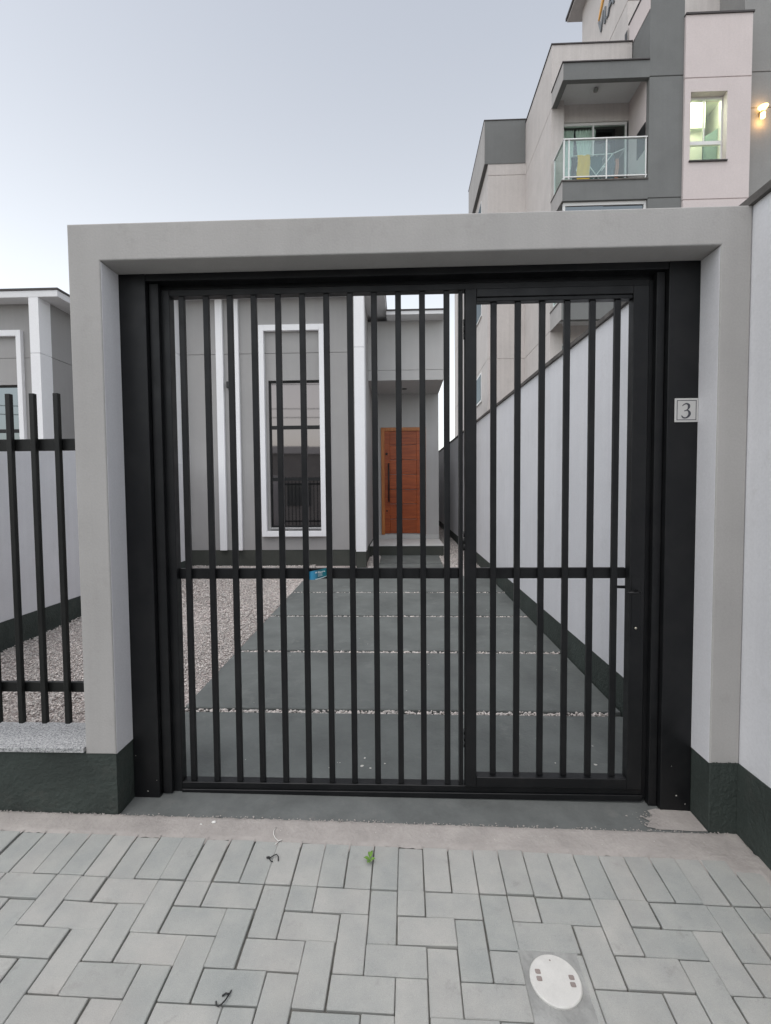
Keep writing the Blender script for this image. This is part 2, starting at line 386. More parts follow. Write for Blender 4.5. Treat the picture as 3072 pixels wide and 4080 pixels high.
# inspection cover
cov_o = thing('inspection_cover', (cov[0], cov[1], pz(*cov)), 'round white plastic inspection cover with four small slots set in grey mortar among the pavers', 'cover')
def disc(name, cx, cy, r0, z0, z1, mat, par, n=48, bev=.003):
    v = []; rings = [(r0, z0), (r0, z1 - bev), (r0 - bev, z1)]
    for rr, zz in rings:
        for k in range(n): a = 2 * math.pi * k / n; x = cx + rr * math.cos(a); y = cy + rr * math.sin(a); v.append((x, y, pz(x, y) + zz))
    f = []
    for q in range(2):
        for k in range(n): a = q * n + k; b = q * n + (k + 1) % n; f.append((a, b, b + n, a + n))
    f.append(tuple(range(2 * n, 3 * n))); return pyd(name, v, f, mat, par)
cover_white = plaster('white_plastic_cover', (.61, .60, .57), .07, 300, .08, 0, (.44, .42, .38), .5, .55, 22)
disc('lid', cov[0], cov[1], .0785, -.03, .0045, cover_white, cov_o)
slot_m = plaster('slot_dirt', (.30, .25, .23), .3, 200, .4)
for sx_, sy_ in ((.4155, -.611), (.4145, -.632), (.5165, -.625), (.5145, -.646)):
    pyd('slot', [(sx_ + a, sy_ + b, pz(sx_ + a, sy_ + b) + .0052) for a, b in ((-.0085, -.005), (-.005, -.0075), (.007, -.0075), (.0085, -.005), (.0085, .005), (.006, .0075), (-.006, .0075), (-.0085, .005))], [tuple(range(8))], slot_m, cov_o)
pyd('peg_hole', [(.464 + .003 * math.cos(a), -.575 + .003 * math.sin(a), pz(.464, -.575) + .0052) for a in np.linspace(0, 5.6, 8)], [tuple(range(8))], slot_m, cov_o)

# threshold under the gate
def thz(x): return -.011 * x - .003
thr = pyd('threshold', [(-1.3126, .004, thz(-1.31)), (1.3238, -.004, thz(1.32)), (1.3238, .27, thz(1.32) + .006), (-1.3126, .27, thz(-1.31) + .006)], [(0, 1, 2, 3)], threshold_paint, origin=(0, .1, 0))
tag(thr, kind='structure')
pyd('front_edge', [(-1.3126, .004, thz(-1.31)), (1.3238, -.004, thz(1.32)), (1.3238, -.006, thz(1.32) - .03), (-1.3126, .002, thz(-1.31) - .03)], [(0, 1, 2, 3)], threshold_paint, thr)
pts = [(1.07, .02), (1.10, .055), (1.085, .075), (1.13, .09), (1.125, .128), (1.17, .142), (1.24, .134), (1.322, .13), (1.322, .0), (1.25, -.001), (1.18, .004), (1.12, .003)]
pyd('bare_mortar', [(x, y, thz(x) + .004 + .02 * y) for x, y in pts], [tuple(range(len(pts)))], mortar, thr)
for i in range(70):                           # flakes where the paint has come off
    x = 1.10 + random.gauss(0, .035); y = .06 + random.gauss(0, .035); s = random.uniform(.002, .006)
    if not (.004 < y < .13 and x < 1.3): continue
    a0 = random.uniform(0, 6)
    pyd('paint_flake', [(x + s * random.uniform(.6, 1.3) * math.cos(a0 + q), y + s * random.uniform(.6, 1.3) * math.sin(a0 + q), thz(x) + .0058 + .02 * y) for q in (0, 1.2, 2.5, 3.8, 5)], [(0, 1, 2, 3, 4)], mortar, thr)

# ------------------------------------------------------------------ portal
XL0, XL1, XR1, XR0 = -1.4542, -1.3126, 1.3238, 1.4498; ZT, ZI = 2.6543, 2.4969
por = thing('gate_portal', (0, .12, 0), 'pale grey plastered concrete gateway framing the black gate, with dark plinths', 'gateway')
def jag_box(name, x0, x1, y0, y1, z0, z1, mat, par, bev=.006): return box(name, x0, x1, y0, y1, z0, z1, mat, par, bev, 2)
reveal_paint = plaster('reveal_white_paint', (.70, .695, .715), .04, 110, .2, .05)
box('reveal', XL1 + .0001, XL1 + .0015, .006, .1335, .3025, ZI - .003, reveal_paint, por); box('reveal', XR1 - .0015, XR1 - .0001, .006, .1335, .292, ZI - .003, reveal_paint, por)
def portal_frame():
    out = [(XL0, .3015), (XL0, ZT), (XR0 - .002, ZT), (XR0 - .002, .291), (XR1, .291), (XR1, ZI), (XL1, ZI), (XL1, .3015)]
    bm = bmesh.new(); lo = [bm.verts.new((x, 0, z)) for x, z in out]; hi = [bm.verts.new((x, .26, z)) for x, z in out]
    bm.faces.new(lo); bm.faces.new(hi[::-1])
    for i in range(8): bm.faces.new((lo[i], hi[i], hi[(i + 1) % 8], lo[(i + 1) % 8]))
    bmesh.ops.recalc_face_normals(bm, faces=bm.faces)
    bmesh.ops.bevel(bm, geom=[e for e in bm.edges if all(v_.co.y < .01 for v_ in e.verts)], offset=.006, segments=3, affect='EDGES', profile=.5)
    bmesh.ops.triangulate(bm, faces=[f_ for f_ in bm.faces if len(f_.verts) > 4])
    o = bpy.data.objects.new('cast_frame', mesh_from_bm('cast_frame', bm, portal_paint)); return place(o, (0, 0, 0), por)
portal_frame()
box('plinth', XL0 + .0005, XL1 - .003, .004, .26, -.08, .3005, plinth_paint, por)
box('plinth', XR1 + .003, XR0 - .002, .003, .26, -.08, .290, plinth_paint, por, .004)

nv = []; n_ = 40                                # ragged brush edge of the plinth paint
for i in range(n_ + 1):
    x = XR1 + .003 + (XR0 - XR1 - .006) * i / n_; nv += [(x, -.0012, .286), (x, -.0012, .2915 + abs(random.gauss(0, .0035)) + (.006 if i in (8, 9, 27) else 0))]
pyd('paint_edge', nv, [(2 * i, 2 * i + 2, 2 * i + 3, 2 * i + 1) for i in range(n_)], plinth_paint, por)
# mortar crumbs along the front of the threshold and the foot of the plinths
bm = bmesh.new()
for i in range(420):
    x = random.uniform(-1.9, 1.42); y = random.gauss(.0, .006) if -1.31 < x < 1.32 else random.gauss(-.004, .004); r_ = random.uniform(.0012, .0042)
    g_ = bmesh.ops.create_icosphere(bm, subdivisions=1, radius=r_)
    for q in g_['verts']: q.co = Vector((q.co.x * random.uniform(.7, 1.4) + x, q.co.y * random.uniform(.7, 1.3) + y, q.co.z * .6 + pz(x, y) + .002))
o = bpy.data.objects.new('mortar_crumbs', mesh_from_bm('mortar_crumbs', bm, mortar)); COL.objects.link(o); o.parent = thr; o.location = -W[thr.name]; tag(o, kind='stuff')
# ------------------------------------------------------------------ boundary wall on the right
bw = thing('boundary_wall', (XR0, 0, 0), 'long white boundary wall with dark coping and dark plinth beside the driveway', 'wall')
W[bw.name] = Vector((0, 0, 0)); bw.rotation_euler.z = math.atan(.0256)       # children in the wall's own frame
box('wall_face', 0, .15, -5.2, 20, .20, 2.652, white_wall, bw)
prism_yz('plinth', [(-5.2, -.6), (-.3, -.16), (20, .4), (20, .72), (8, .445), (1, .262), (.24, .245), (.235, .2915), (-5.2, .2915)], -.004, .154, plinth_paint, bw)
def rough_coping(y0, y1, n):
    v = []; f = []
    for i in range(n + 1):
        y = y0 + (y1 - y0) * i / n; w = random.uniform(-.004, .004)
        for x, z in ((-.022 + w, 2.653), (.172, 2.653), (.172, 2.690), (.075, 2.702), (-.024 + w, 2.682 + w * .6)): v.append((x, y, z))
    for i in range(n):
        for q in range(5): a = i * 5 + q; c = i * 5 + (q + 1) % 5; f.append((a, c, c + 5, a + 5))
    f.append((0, 1, 2, 3, 4)); f.append(tuple(range(n * 5, n * 5 + 5)))
    pyd('coping', v, f, coping_m, bw)
rough_coping(-5.2, 20, 240)

# ------------------------------------------------------------------ low street wall and fence on the left
lw = thing('low_street_wall', (-4, .1, 0), 'low dark rendered wall with a speckled granite cap under the black fence', 'low wall')
box('plinth', -6.5, XL0, .004, .20, -.10, .3115, plinth_paint, lw)
box('cap', -6.5, XL0 - .002, -.012, .228, .3125, .3345, granite_m, lw, .002)
fe = thing('street_fence', (-3, .06, .33), 'black square-bar steel fence with two rails above the granite capped low wall', 'fence')
def linked(name, mesh, loc, par, rot=None):
    o = bpy.data.objects.new(name, mesh); place(o, loc, par)
    if rot: o.rotation_euler = rot
    return o
fb = mesh_from_bm('fence_bar', box_bm(.0235, .022, 1.527, .002, 1), fence_metal)
for i in range(42): linked('bar', fb, (-1.571 - .1115 * i, .060, 1.1785), fe)
box('rail', -6.4, XL0 - .001, .0755, .095, 1.685, 1.739, fence_metal, fe, .002, 1)
box('rail', -6.4, XL0 - .001, .0755, .095, .555, .602, fence_metal, fe, .002, 1)
for x in (-3.9, -6.3): box('post', x, x + .05, .0965, .145, .3345, 1.74, fence_metal, fe, .002, 1)

# ------------------------------------------------------------------ gate frame (posts and header fixed in the portal)
gf = thing('gate_surround', (0, .17, 0), 'black steel surround of wide posts and header lining the grey gateway', 'gate surround')
box('post', XL1 + .0005, -1.187, .134, .198, thz(-1.25) - .004, 2.4965, black_metal, gf, .003)
box('post', 1.187, XR1 - .0005, .134, .198, thz(1.25) - .012, 2.4965, black_metal, gf, .003)
box('header', -1.1865, 1.1865, .136, .198, 2.464, 2.4965, black_metal, gf, .003)
box('channel', -1.184, -1.139, .160, .196, thz(-1.2) + .008, 2.4635, black_metal, gf, .003)
box('channel', 1.146, 1.184, .160, .196, thz(1.2) + .008, 2.4635, black_metal, gf, .003)
box('back_stop', -1.1865, -1.156, .1985, .27, .01, 2.4635, black_metal, gf)
box('back_stop', 1.158, 1.1865, .1985, .27, .0, 2.4635, black_metal, gf)
box('top_guide', -1.187, 1.187, .1985, .27, 2.449, 2.4965, black_metal, gf)

# ------------------------------------------------------------------ the sliding gate with its wicket door
ga = thing('sliding_gate', (0, .21, .01), 'black steel driveway gate of upright bars with a walk-through door at one side', 'gate')
gb = mesh_from_bm('gate_bar', box_bm(.0275, .020, 2.350, .002, 1), black_metal)
for x in (-1.046, -.929, -.815, -.701, -.586, -.4715, -.3575, -.2465, -.133, -.020, .0915, .2055): linked('bar', gb, (x, .2015, 1.2365), ga)
box('stile', -1.150, -1.100, .186, .236, .005, 2.4425, black_metal, ga, .002, 1)
box('stile', .262, .2795, .186, .236, .0625, 2.4085, black_metal, ga, .002, 1)
box('stile', 1.127, 1.1535, .190, .236, .005, 2.4425, black_metal, ga, .002, 1)
box('top_rail', -1.0995, 1.1265, .186, .236, 2.414, 2.4425, black_metal, ga, .002, 1)
box('mid_rail', -1.0995, .2615, .2165, .236, 1.064, 1.115, black_metal, ga, .002, 1)
box('bottom_rail', -1.0995, 1.1265, .186, .236, .0295, .0600, black_metal, ga, .002, 1)
box('bottom_rail', -1.0995, 1.1265, .178, .240, .001, .0285, black_metal, ga, .002, 1)
dr = bpy.data.objects.new('door', None); place(dr, (.70, .21, .06), ga); tag(dr, 'walk-through door of upright bars with lever handle')
db = mesh_from_bm('door_bar', box_bm(.0275, .020, 2.244, .002, 1), black_metal)
for x in (.4235, .535, .647, .7605, .876, .989): linked('bar', db, (x, .2015, 1.2335), dr)
box('stile', .2885, .341, .172, .222, .0635, 2.4285 - .018, black_metal, dr, .002, 1)
box('stile', 1.050, 1.1195, .172, .222, .0635, 2.4285 - .018, black_metal, dr, .002, 1)
box('top_rail', .3413, 1.0497, .172, .222, 2.374, 2.4105, black_metal, dr, .002, 1)
box('top_ledge', .3413, 1.0497, .180, .222, 2.356, 2.3737, black_metal, dr, .002, 1)
box('bottom_rail', .3413, 1.0497, .172, .222, .0635, .1112, black_metal, dr, .002, 1)
box('mid_rail', .3413, 1.0497, .2165, .236, 1.064, 1.115, black_metal, dr, .002, 1)
steel_l = metalmat('black_lock_steel', (.011, .011, .012), .35, .06)
for z in (2.23, 1.25, .30):
    for q in range(3): tube('hinge', [(.2845, .180, z - .045 + q * .031), (.2845, .180, z - .017 + q * .031)], .0045, black_metal, dr, 10)
lk = box('lock_plate', 1.060, 1.098, .1690, .1715, .80, 1.085, black_metal, dr, .002, 1)
tube('lever', [(1.079, .1685, 1.012), (1.079, .138, 1.012), (1.070, .131, 1.012), (1.05, .131, 1.0125), (1.022, .133, 1.012)], [.0075, .0062, .0062, .006, .0055], steel_l, dr)
tube('lever', [(1.079, .2225, 1.012), (1.079, .262, 1.012), (1.070, .268, 1.012), (1.03, .268, 1.0125), (1.012, .268, 1.012)], [.0085, .0075, .0075, .007, .0062], steel_l, dr)
tube('keyhole', [(1.079, .1684, .838), (1.079, .165, .838)], [.006, .0055], simple('worn_brass', (.62, .58, .48), .35, .8), dr)

chip_p = simple('pale_paint_chip', (.55, .53, .49), .8)
for x, z, r_ in ((-1.245, .045, .004), (-1.20, .10, .002), (1.26, .06, .004), (1.235, .20, .002), (1.30, .02, .003), (-1.30, .22, .002)):
    pyd('paint_chip', [(x + r_ * random.uniform(.6, 1.3) * math.cos(q), .1334, z + r_ * random.uniform(.4, 1.0) * math.sin(q)) for q in (0, 1.1, 2.2, 3.3, 4.4, 5.3)], [tuple(range(6))], chip_p, gf)
# house number plate
npz = (1.2695, .1335, 1.8385)
nplate = thing('house_number_plate', npz, 'small square white number plate reading 3 on the black gate post', 'number plate')
plate_m = plaster('white_plate_enamel', (.54, .53, .515), .02, 300, .03, 0, None, 0, .35)
box('plate', npz[0] - .0515, npz[0] + .0515, .1290, .1338, npz[2] - .053, npz[2] + .053, plate_m, nplate, .0012, 1)
ink = simple('dark_grey_ink', (.055, .055, .068), .5)
for (a, b, c, d) in ((-.0430, .0430, .0415, .0443), (-.0430, .0430, -.0443, -.0415), (-.0430, -.0402, -.0415, .0415), (.0402, .0430, -.0415, .0415)):
    box('border', npz[0] + a, npz[0] + b, .1284, .1291, npz[2] + c, npz[2] + d, ink, nplate)
def stroke(pts, n=40):
    """thick-and-thin stroke outline from (x, y, width) control points"""
    P = np.array(pts, float); t = np.arange(len(P)); T = np.linspace(0, len(P) - 1, n)
    def cr(col):
        out = []
        for u in T:
            i = min(int(u), len(P) - 2); s = u - i; p0 = col[max(i - 1, 0)]; p1 = col[i]; p2 = col[i + 1]; p3 = col[min(i + 2, len(P) - 1)]
            out.append(.5 * (2 * p1 + (p2 - p0) * s + (2 * p0 - 5 * p1 + 4 * p2 - p3) * s * s + (3 * p1 - p0 - 3 * p2 + p3) * s ** 3))
        return np.array(out)
    x, y, w = cr(P[:, 0]), cr(P[:, 1]), np.abs(cr(P[:, 2]))
    dx, dy = np.gradient(x), np.gradient(y); l = np.hypot(dx, dy) + 1e-9
    return x - dy / l * w / 2, y + dx / l * w / 2, x + dy / l * w / 2, y - dx / l * w / 2
nv = []; nf = []
def conv(x, y): return (npz[0] + (x - 815) / 1065 * .103, npz[2] - (y - 832) / 1065 * .106)
for k, st in enumerate(([(618, 645, 30), (690, 580, 45), (810, 540, 62), (905, 600, 105), (915, 690, 110), (870, 790, 60), (800, 840, 45), (705, 868, 42)], [(800, 826, 30), (890, 865, 70), (950, 960, 118), (930, 1060, 110), (850, 1145, 75), (755, 1182, 52), (655, 1155, 62), (582, 1070, 38)])):
    ax, ay, bx_, by = stroke(st); base = len(nv)
    for i in range(len(ax)):
        for (x, y) in ((ax[i], ay[i]), (bx_[i], by[i])):
            X, Z = conv(x, y); nv.append((X, .1282 - .0002 * k, Z))
    for i in range(len(ax) - 1): a = base + 2 * i; nf.append((a, a + 1, a + 3, a + 2))
pyd('numeral', nv, nf, ink, nplate)

# business card pushed behind the bars on the middle rail
card = thing('business_card', (-.421, .212, 1.08), 'blue printed business card bent behind two gate bars on the middle rail', 'card')
def cardmat():
    m, nt, n, L, b = newmat('blue_card_print')
    tc = nt.nodes.new('ShaderNodeTexCoord'); s = nt.nodes.new('ShaderNodeSeparateXYZ'); L.new(tc.outputs['Object'], s.inputs[0])
    mr = nt.nodes.new('ShaderNodeMapRange'); mr.inputs[1].default_value = -.045; mr.inputs[2].default_value = .045; L.new(s.outputs[0], mr.inputs[0])
    r = nt.nodes.new('ShaderNodeValToRGB'); e = r.color_ramp.elements; e[0].color = (.06, .36, .62, 1); e[1].color = (.008, .075, .11, 1)
    e[0].position = .12; e[1].position = .55
    q = e.new(.95); q.color = (.004, .16, .20, 1); L.new(mr.outputs[0], r.inputs[0])
    L.new(r.outputs[0], b.inputs['Base Color']); b.inputs['Roughness'].default_value = .35; return m
def bent(u, w):                                # u 0..1 along the card, w 0..1 up
    x = -.463 + .088 * u; z0 = 1.0605 + .030 * max(0, u - .3) ** 1.5 * .9; z1 = 1.0985 + .020 * u
    return (x, .2105 - .006 * math.sin(math.pi * u), z0 + (z1 - z0) * w)
cv = [bent(i / 12, w) for i in range(13) for w in (0, 1)] + [(lambda p: (p[0], p[1] + .0008, p[2]))(bent(i / 12, w)) for i in range(13) for w in (0, 1)]
cf = [(2 * i, 2 * i + 2, 2 * i + 3, 2 * i + 1) for i in range(12)] + [(26 + 2 * i, 26 + 2 * i + 1, 26 + 2 * i + 3, 26 + 2 * i + 2) for i in range(12)]
pyd('sheet', cv, cf, cardmat(), card)
paper = simple('white_print', (.72, .74, .75), .5)
def card_strip(name, u0, u1, w0, w1, mat=paper, n=8):
    v = []
    for i in range(n + 1):
        u = u0 + (u1 - u0) * i / n
        for w in (w0, w1): p = bent(u, w); v.append((p[0], p[1] - .0006, p[2]))
    pyd(name, v, [(2 * i, 2 * i + 2, 2 * i + 3, 2 * i + 1) for i in range(n)], mat, card)
grey_print = simple('pale_grey_print', (.34, .42, .46), .5)
for k in range(4): card_strip('print_line', .54, .80 - .03 * (k % 2), .28 + .12 * k, .33 + .12 * k, grey_print)
card_strip('print_band', .40, 1.0, .02, .075)
text_mesh('card_title', 'FP Platona', .0115, .0001, paper, (-.4275, .2032, 1.0905), (math.radians(90), -math.radians(13), 0), card)

# ------------------------------------------------------------------ driveway slabs and gravel
drv = pyd('driveway', [(-1.5, .26, gz(.26) - .055), (1.42, .26, gz(.26) - .055), (1.30, 6.3, gz(6.3) - .055), (-1.5, 6.3, gz(6.3) - .055)], [(0, 1, 2, 3)], gravel_base_m, origin=(0, 3, 0)); tag(drv, kind='structure')
joints = [.262, 1.062, 2.140, 3.215, 4.290, 5.365]
def slab(x0, x1, x2, x3, y0, y1, j=.004):
    a = [(x0, y0), (x1, y0 - .02 * (x1 - x0) / 3), (x3, y1 - .02 * (x1 - x0) / 3), (x2, y1)]
    v = [(x, y, gz(y) - .075) for x, y in a]
    b = .006; cx = sum(p[0] for p in a) / 4; cy = sum(p[1] for p in a) / 4
    v += [(x, y, gz(y) - b) for x, y in a] + [(x + math.copysign(b, cx - x), y + math.copysign(b, cy - y), gz(y)) for x, y in a]
    f = []
    for q in range(2):
        for k in range(4): f.append((4 * q + k, 4 * q + (k + 1) % 4, 4 * q + 4 + (k + 1) % 4, 4 * q + 4 + k))
    f.append((8, 9, 10, 11)); f.append((3, 2, 1, 0))
    return pyd('slab', v, f, slab_paint, drv)
for k in range(5):
    y0, y1 = joints[k] + (.008 if k == 0 else 0), joints[k + 1] - .062
    xr0, xr1 = XR0 - .0256 * y0 - .012, XR0 - .0256 * y1 - .012
    slab(-1.492, xr0, -1.492, xr1, y0, y1)
slab(-.42, .685, -.42, .685, 5.40, 6.30); slab(-.42, .685, -.42, .685, 6.36, 7.165)
white_spot = simple('dried_paint_spot', (.60, .58, .54), .8)
def spot(x, y, s, par=drv, z=None):
    a0 = random.uniform(0, 6)
    pyd('paint_spot', [(x + s * random.uniform(.5, 1.3) * math.cos(a0 + q), y + s * random.uniform(.5, 1.3) * math.sin(a0 + q), (gz(y) if z is None else z) + .0012) for q in (0, .9, 1.9, 2.8, 3.9, 5.1)], [tuple(range(6))], white_spot, par)
for i in range(12): spot(-.25 + random.gauss(0, .07), .43 + random.gauss(0, .035), random.uniform(.003, .010))
for i in range(7): spot(random.uniform(.75, 1.2), random.uniform(.32, .75), random.uniform(.003, .011))
for i in range(30): spot(random.uniform(-1.3, 1.3), random.uniform(.3, 4.0), random.uniform(.002, .005))
spot(-.84, .63, .010)

# pebbles: real stones, one mass
ico = bmesh.new(); bmesh.ops.create_icosphere(ico, subdivisions=1, radius=1); iv = np.array([v.co[:] for v in ico.verts]); if_ = np.array([[q.index for q in f_.verts] for f_ in ico.faces]); ico.free()
PV, PF, PT = [], [], []
def pebbles(n, xf, yf, zf, smin, smax, bright=0.):
    x = xf(n); y = yf(n)
    if callable(smin): s = smin(y)
    else: s = rng.uniform(smin, smax, n)
    zz = zf(x, y)
    th = rng.uniform(0, 6.283, n); ax = rng.uniform(.75, 1.35, n); ay = rng.uniform(.6, 1.1, n); az = rng.uniform(.45, .85, n)
    V = iv[None] * np.stack([ax, ay, az], -1)[:, None] * s[:, None, None] * (1 + rng.uniform(-.18, .18, (n, len(iv), 1)))
    c, s_ = np.cos(th)[:, None], np.sin(th)[:, None]; t2 = rng.uniform(-.5, .5, n)[:, None]
    X = V[..., 0] * c - V[..., 1] * s_; Y = V[..., 0] * s_ + V[..., 1] * c; Z = V[..., 2]
    Y2 = Y * np.cos(t2) - Z * np.sin(t2); Z2 = Y * np.sin(t2) + Z * np.cos(t2)
    P = np.stack([X + x[:, None], Y2 + y[:, None], Z2 + zz[:, None]], -1)
    base = sum(len(a) for a in PV); base_n = base
    PV.append(P.reshape(-1, 3)); PF.append((if_[None] + (np.arange(n) * len(iv))[:, None, None] + base_n).reshape(-1, 3))
    PT.append(np.repeat(np.clip(rng.beta(2, 2, n) + .14 + bright, 0, 1), len(iv)))
gy = lambda y: SG * y
U_ = rng.uniform
lvl = lambda x, y: gy(y) - .012 + rng.uniform(-.008, .004, len(x)) + .012 * np.sin(x * 2.1 + 1) * np.sin(y * 1.7)
pebbles(32000, lambda n: U_(-3.64, -1.50, n), lambda n: U_(.23, 2.9, n), lvl, .0045, .0098)
pebbles(18000, lambda n: U_(-3.70, -1.50, n), lambda n: U_(2.9, 6.22, n), lvl, .0065, .0125)
for j in joints[1:]:
    pebbles(1050, lambda n: U_(-1.49, 1.36, n), lambda n: j - .031 + U_(-.026, .026, n), lambda x, y: gy(y) - .019 + rng.uniform(-.01, .009, len(x)), .006, .0125, .18)
pebbles(2200, lambda n: U_(-1.50, -.43, n), lambda n: U_(5.37, 5.95, n), lvl, .008, .015)
pebbles(900, lambda n: U_(-.60, -.43, n), lambda n: U_(5.95, 7.16, n), lvl, .008, .015)
pebbles(4200, lambda n: U_(.70, 1.31, n), lambda n: U_(5.32, 7.6, n), lvl, .008, .016)
pebbles(2400, lambda n: U_(.80, 1.24, n), lambda n: U_(7.6, 11.5, n), lvl, .010, .020)
gverts = np.concatenate(PV); gfaces = np.concatenate(PF); gt = np.concatenate(PT)
me = bpy.data.meshes.new('gravel'); me.vertices.add(len(gverts)); me.vertices.foreach_set('co', gverts.astype(np.float32).ravel())
me.loops.add(gfaces.size); me.loops.foreach_set('vertex_index', gfaces.astype(np.int32).ravel())
me.polygons.add(len(gfaces)); me.polygons.foreach_set('loop_start', np.arange(0, gfaces.size, 3, dtype=np.int32))
at = me.attributes.new('tint', 'FLOAT', 'POINT'); at.data.foreach_set('value', gt.astype(np.float32))
me.update(); me.validate(); me.polygons.foreach_set('use_smooth', np.ones(len(gfaces), bool)); me.materials.append(gravel_m)
gro = bpy.data.objects.new('gravel', me); COL.objects.link(gro); tag(gro, 'loose pinkish grey gravel beside and between the driveway slabs', 'gravel', kind='stuff')
tag(pyd('yard', [(-3.66, .21, gz(.21) - .022), (-1.493, .21, gz(.21) - .022), (-1.493, 6.25, gz(6.25) - .022), (-3.66, 6.25, gz(6.25) - .022)], [(0, 1, 2, 3)], gravel_base_m, origin=(-2.5, 3, 0)), kind='structure')
tag(pyd('side_yard', [(-1.493, 5.30, gz(5.3) - .024), (1.33, 5.30, gz(5.3) - .024), (.98, 18, gz(18) - .024), (.6, 18, gz(18) - .024), (.6, 7.3, gz(7.3) - .024), (-1.493, 7.3, gz(7.3) - .024)], [(0, 1, 2, 3, 4, 5)], gravel_base_m, origin=(0, 7, 0)), kind='structure')

# ------------------------------------------------------------------ divider wall between the front yards
dv = thing('yard_divider_wall', (-3.7, 3, .1), 'white chest-high wall with dark plinth dividing the gravel yard from the neighbour', 'wall')
box('wall_face', -3.765, -3.645, .23, 5.93, .30, 1.96, white_wall, dv, .004)
prism_yz('plinth', [(.23, -.1), (5.94, .1), (5.94, .345), (.23, .315)], -3.769, -3.641, plinth_paint, dv)

# ------------------------------------------------------------------ houses
def window_unit(par, x0, x1, yf, z0, z1, mulls, glass, frame, wall_y):
    """dark framed window with stacked panes set into the opening"""
    t = .030; d = .05; w = bpy.data.objects.new('window', None); place(w, ((x0 + x1) / 2, yf, z0), par)
    box('frame', x0, x0 + t, yf, yf + d, z0, z1, frame, w); box('frame', x1 - t, x1, yf, yf + d, z0, z1, frame, w)
    box('frame', x0 + t, x1 - t, yf, yf + d, z1 - t, z1, frame, w); box('frame', x0 + t, x1 - t, yf, yf + d, z0, z0 + t, frame, w)
    zs = [z0 + t] + [q for m_ in mulls for q in (m_ - t, m_ + t)] + [z1 - t]
    for m_ in mulls: box('transom', x0 + t, x1 - t, yf - .004, yf + d, m_ - t, m_ + t, frame, w)
    for a, b in zip(zs[::2], zs[1::2]):
        p = box('pane', x0 + t, x1 - t, yf + .02, yf + .028, a, b, glass, w)
        p.rotation_euler = (random.uniform(-.002, .002), 0, random.uniform(-.003, .003))
    return w
def house(name, loc, label, xl, xr, wx0, wx1, fins, win_glass_):
    h = thing(name, loc, label, 'house')
    Yf, Yw = 5.95, 6.23; zb, ze = .466, 4.79
    # front wall in pieces round the window opening (outer side of trim: wx0..wx1)
    ox0, ox1, oz0, oz1 = wx0 + .135, wx1 - .05, .858, 3.40
    grooved('wall', xl, ox0, Yw, 6.45, zb, ze, [3.862], house_grey, h); grooved('wall', ox1, xr - .018, Yw, 6.45, zb, ze, [3.862], house_grey, h)
    grooved('wall', ox0 + .0005, ox1 - .0005, Yw, 6.45, oz1, ze, [3.862], house_grey, h); box('wall', ox0 + .0005, ox1 - .0005, Yw, 6.45, zb, oz0, house_grey, h)
    grooved('side_wall', xl, xr - .02, 6.4505, 14, zb, ze, [3.862], house_grey, h)
    box('plinth', xl + .004, xr - .022, Yw + .006, 14, .0, zb - .0005, house_plinth, h)
    for a, b in ((xr - .167, xr), (xl - .15, xl + .015)):
        grooved('pilaster', a, b, Yf, Yw - .0005, zb, ze - .001, [3.862], trim_white, h)
        box('pilaster_base', a + .004, b - .004, Yf + .006, Yw + .0055, .0, zb - .0005, house_plinth, h)
    for a, b in fins: box('fin', a, b, Yw - .055, Yw - .0005, zb, ze - .001, trim_white, h, .003, 1)
    # window surround (raised white band)
    s = .085
    for a, b, c, d in ((wx0, wx0 + s, .705, 4.325), (wx1 - s, wx1, .705, 4.325), (wx0 + s + .0005, wx1 - s - .0005, 4.225, 4.325), (wx0 + s + .0005, wx1 - s - .0005, .705, .80)):
        box('window_surround', a, b, Yw - .075, Yw - .0005, c, d, trim_white, h, .003, 1)
    window_unit(h, ox0 + .002, ox1 - .002, Yw + .045, oz0 + .002, oz1 - .002, [2.60, 1.70], win_glass_, black_metal, Yw)
    box('window_sill', ox0 - .01, ox1 + .01, Yw - .045, Yw + .20, oz0 - .026, oz0 - .0005, granite_m, h, .002, 1)
    # eaves
    e = box('eave', xl - .30, xr + .34, Yf - .003, 14.3, ze, 4.90, soffit_white, h, .004, 1)
    box('roof', xl - .31, xr + .35, Yf - .014, 14.3, 4.9005, 4.935, roof_edge, h)
    return h
hs_ = house('house', (-2.2, 6.2, .2), 'grey single-storey house with tall white framed window and white pilasters behind the black gate', -3.86, -.622, -2.445, -1.325, [(-3.195, -3.075), (-2.905, -2.80)], win_glass)
box('wall_light', -3.02, -2.965, 6.165, 6.2295, 3.28, 3.385, black_plastic, hs_, .004, 1)
# entrance wing
grooved('wing_front', -.6415, .79, 7.17, 8.4895, 3.584, 4.69, [3.773], wing_paint, hs_)
box('wing_wall', -.6415, .79, 8.49, 14, .22, 4.69, wing_paint, hs_)
box('wing_eave', -.2795, .79, 6.83, 14.1, 4.6905, 4.757, soffit_white, hs_, .003, 1)
box('wing_roof', -.2795, .80, 6.82, 14.1, 4.7575, 4.785, roof_edge, hs_)
box('porch_base', -.6410, .785, 7.178, 8.4895, .05, .4125, house_plinth, hs_)
tile_m = plaster('porch_tile', (.55, .55, .54), .05, 60, .1)
box('porch_floor', -.6410, .79, 7.165, 8.4895, .413, .430, tile_m, hs_, .002, 1)
box('skirting', -.6410, .79, 8.470, 8.4895, .4305, .520, tile_m, hs_, .002, 1)
tube('porch_downlight', [(.05, 7.95, 3.5835), (.05, 7.95, 3.572)], [.055, .05], black_plastic, hs_, 18)
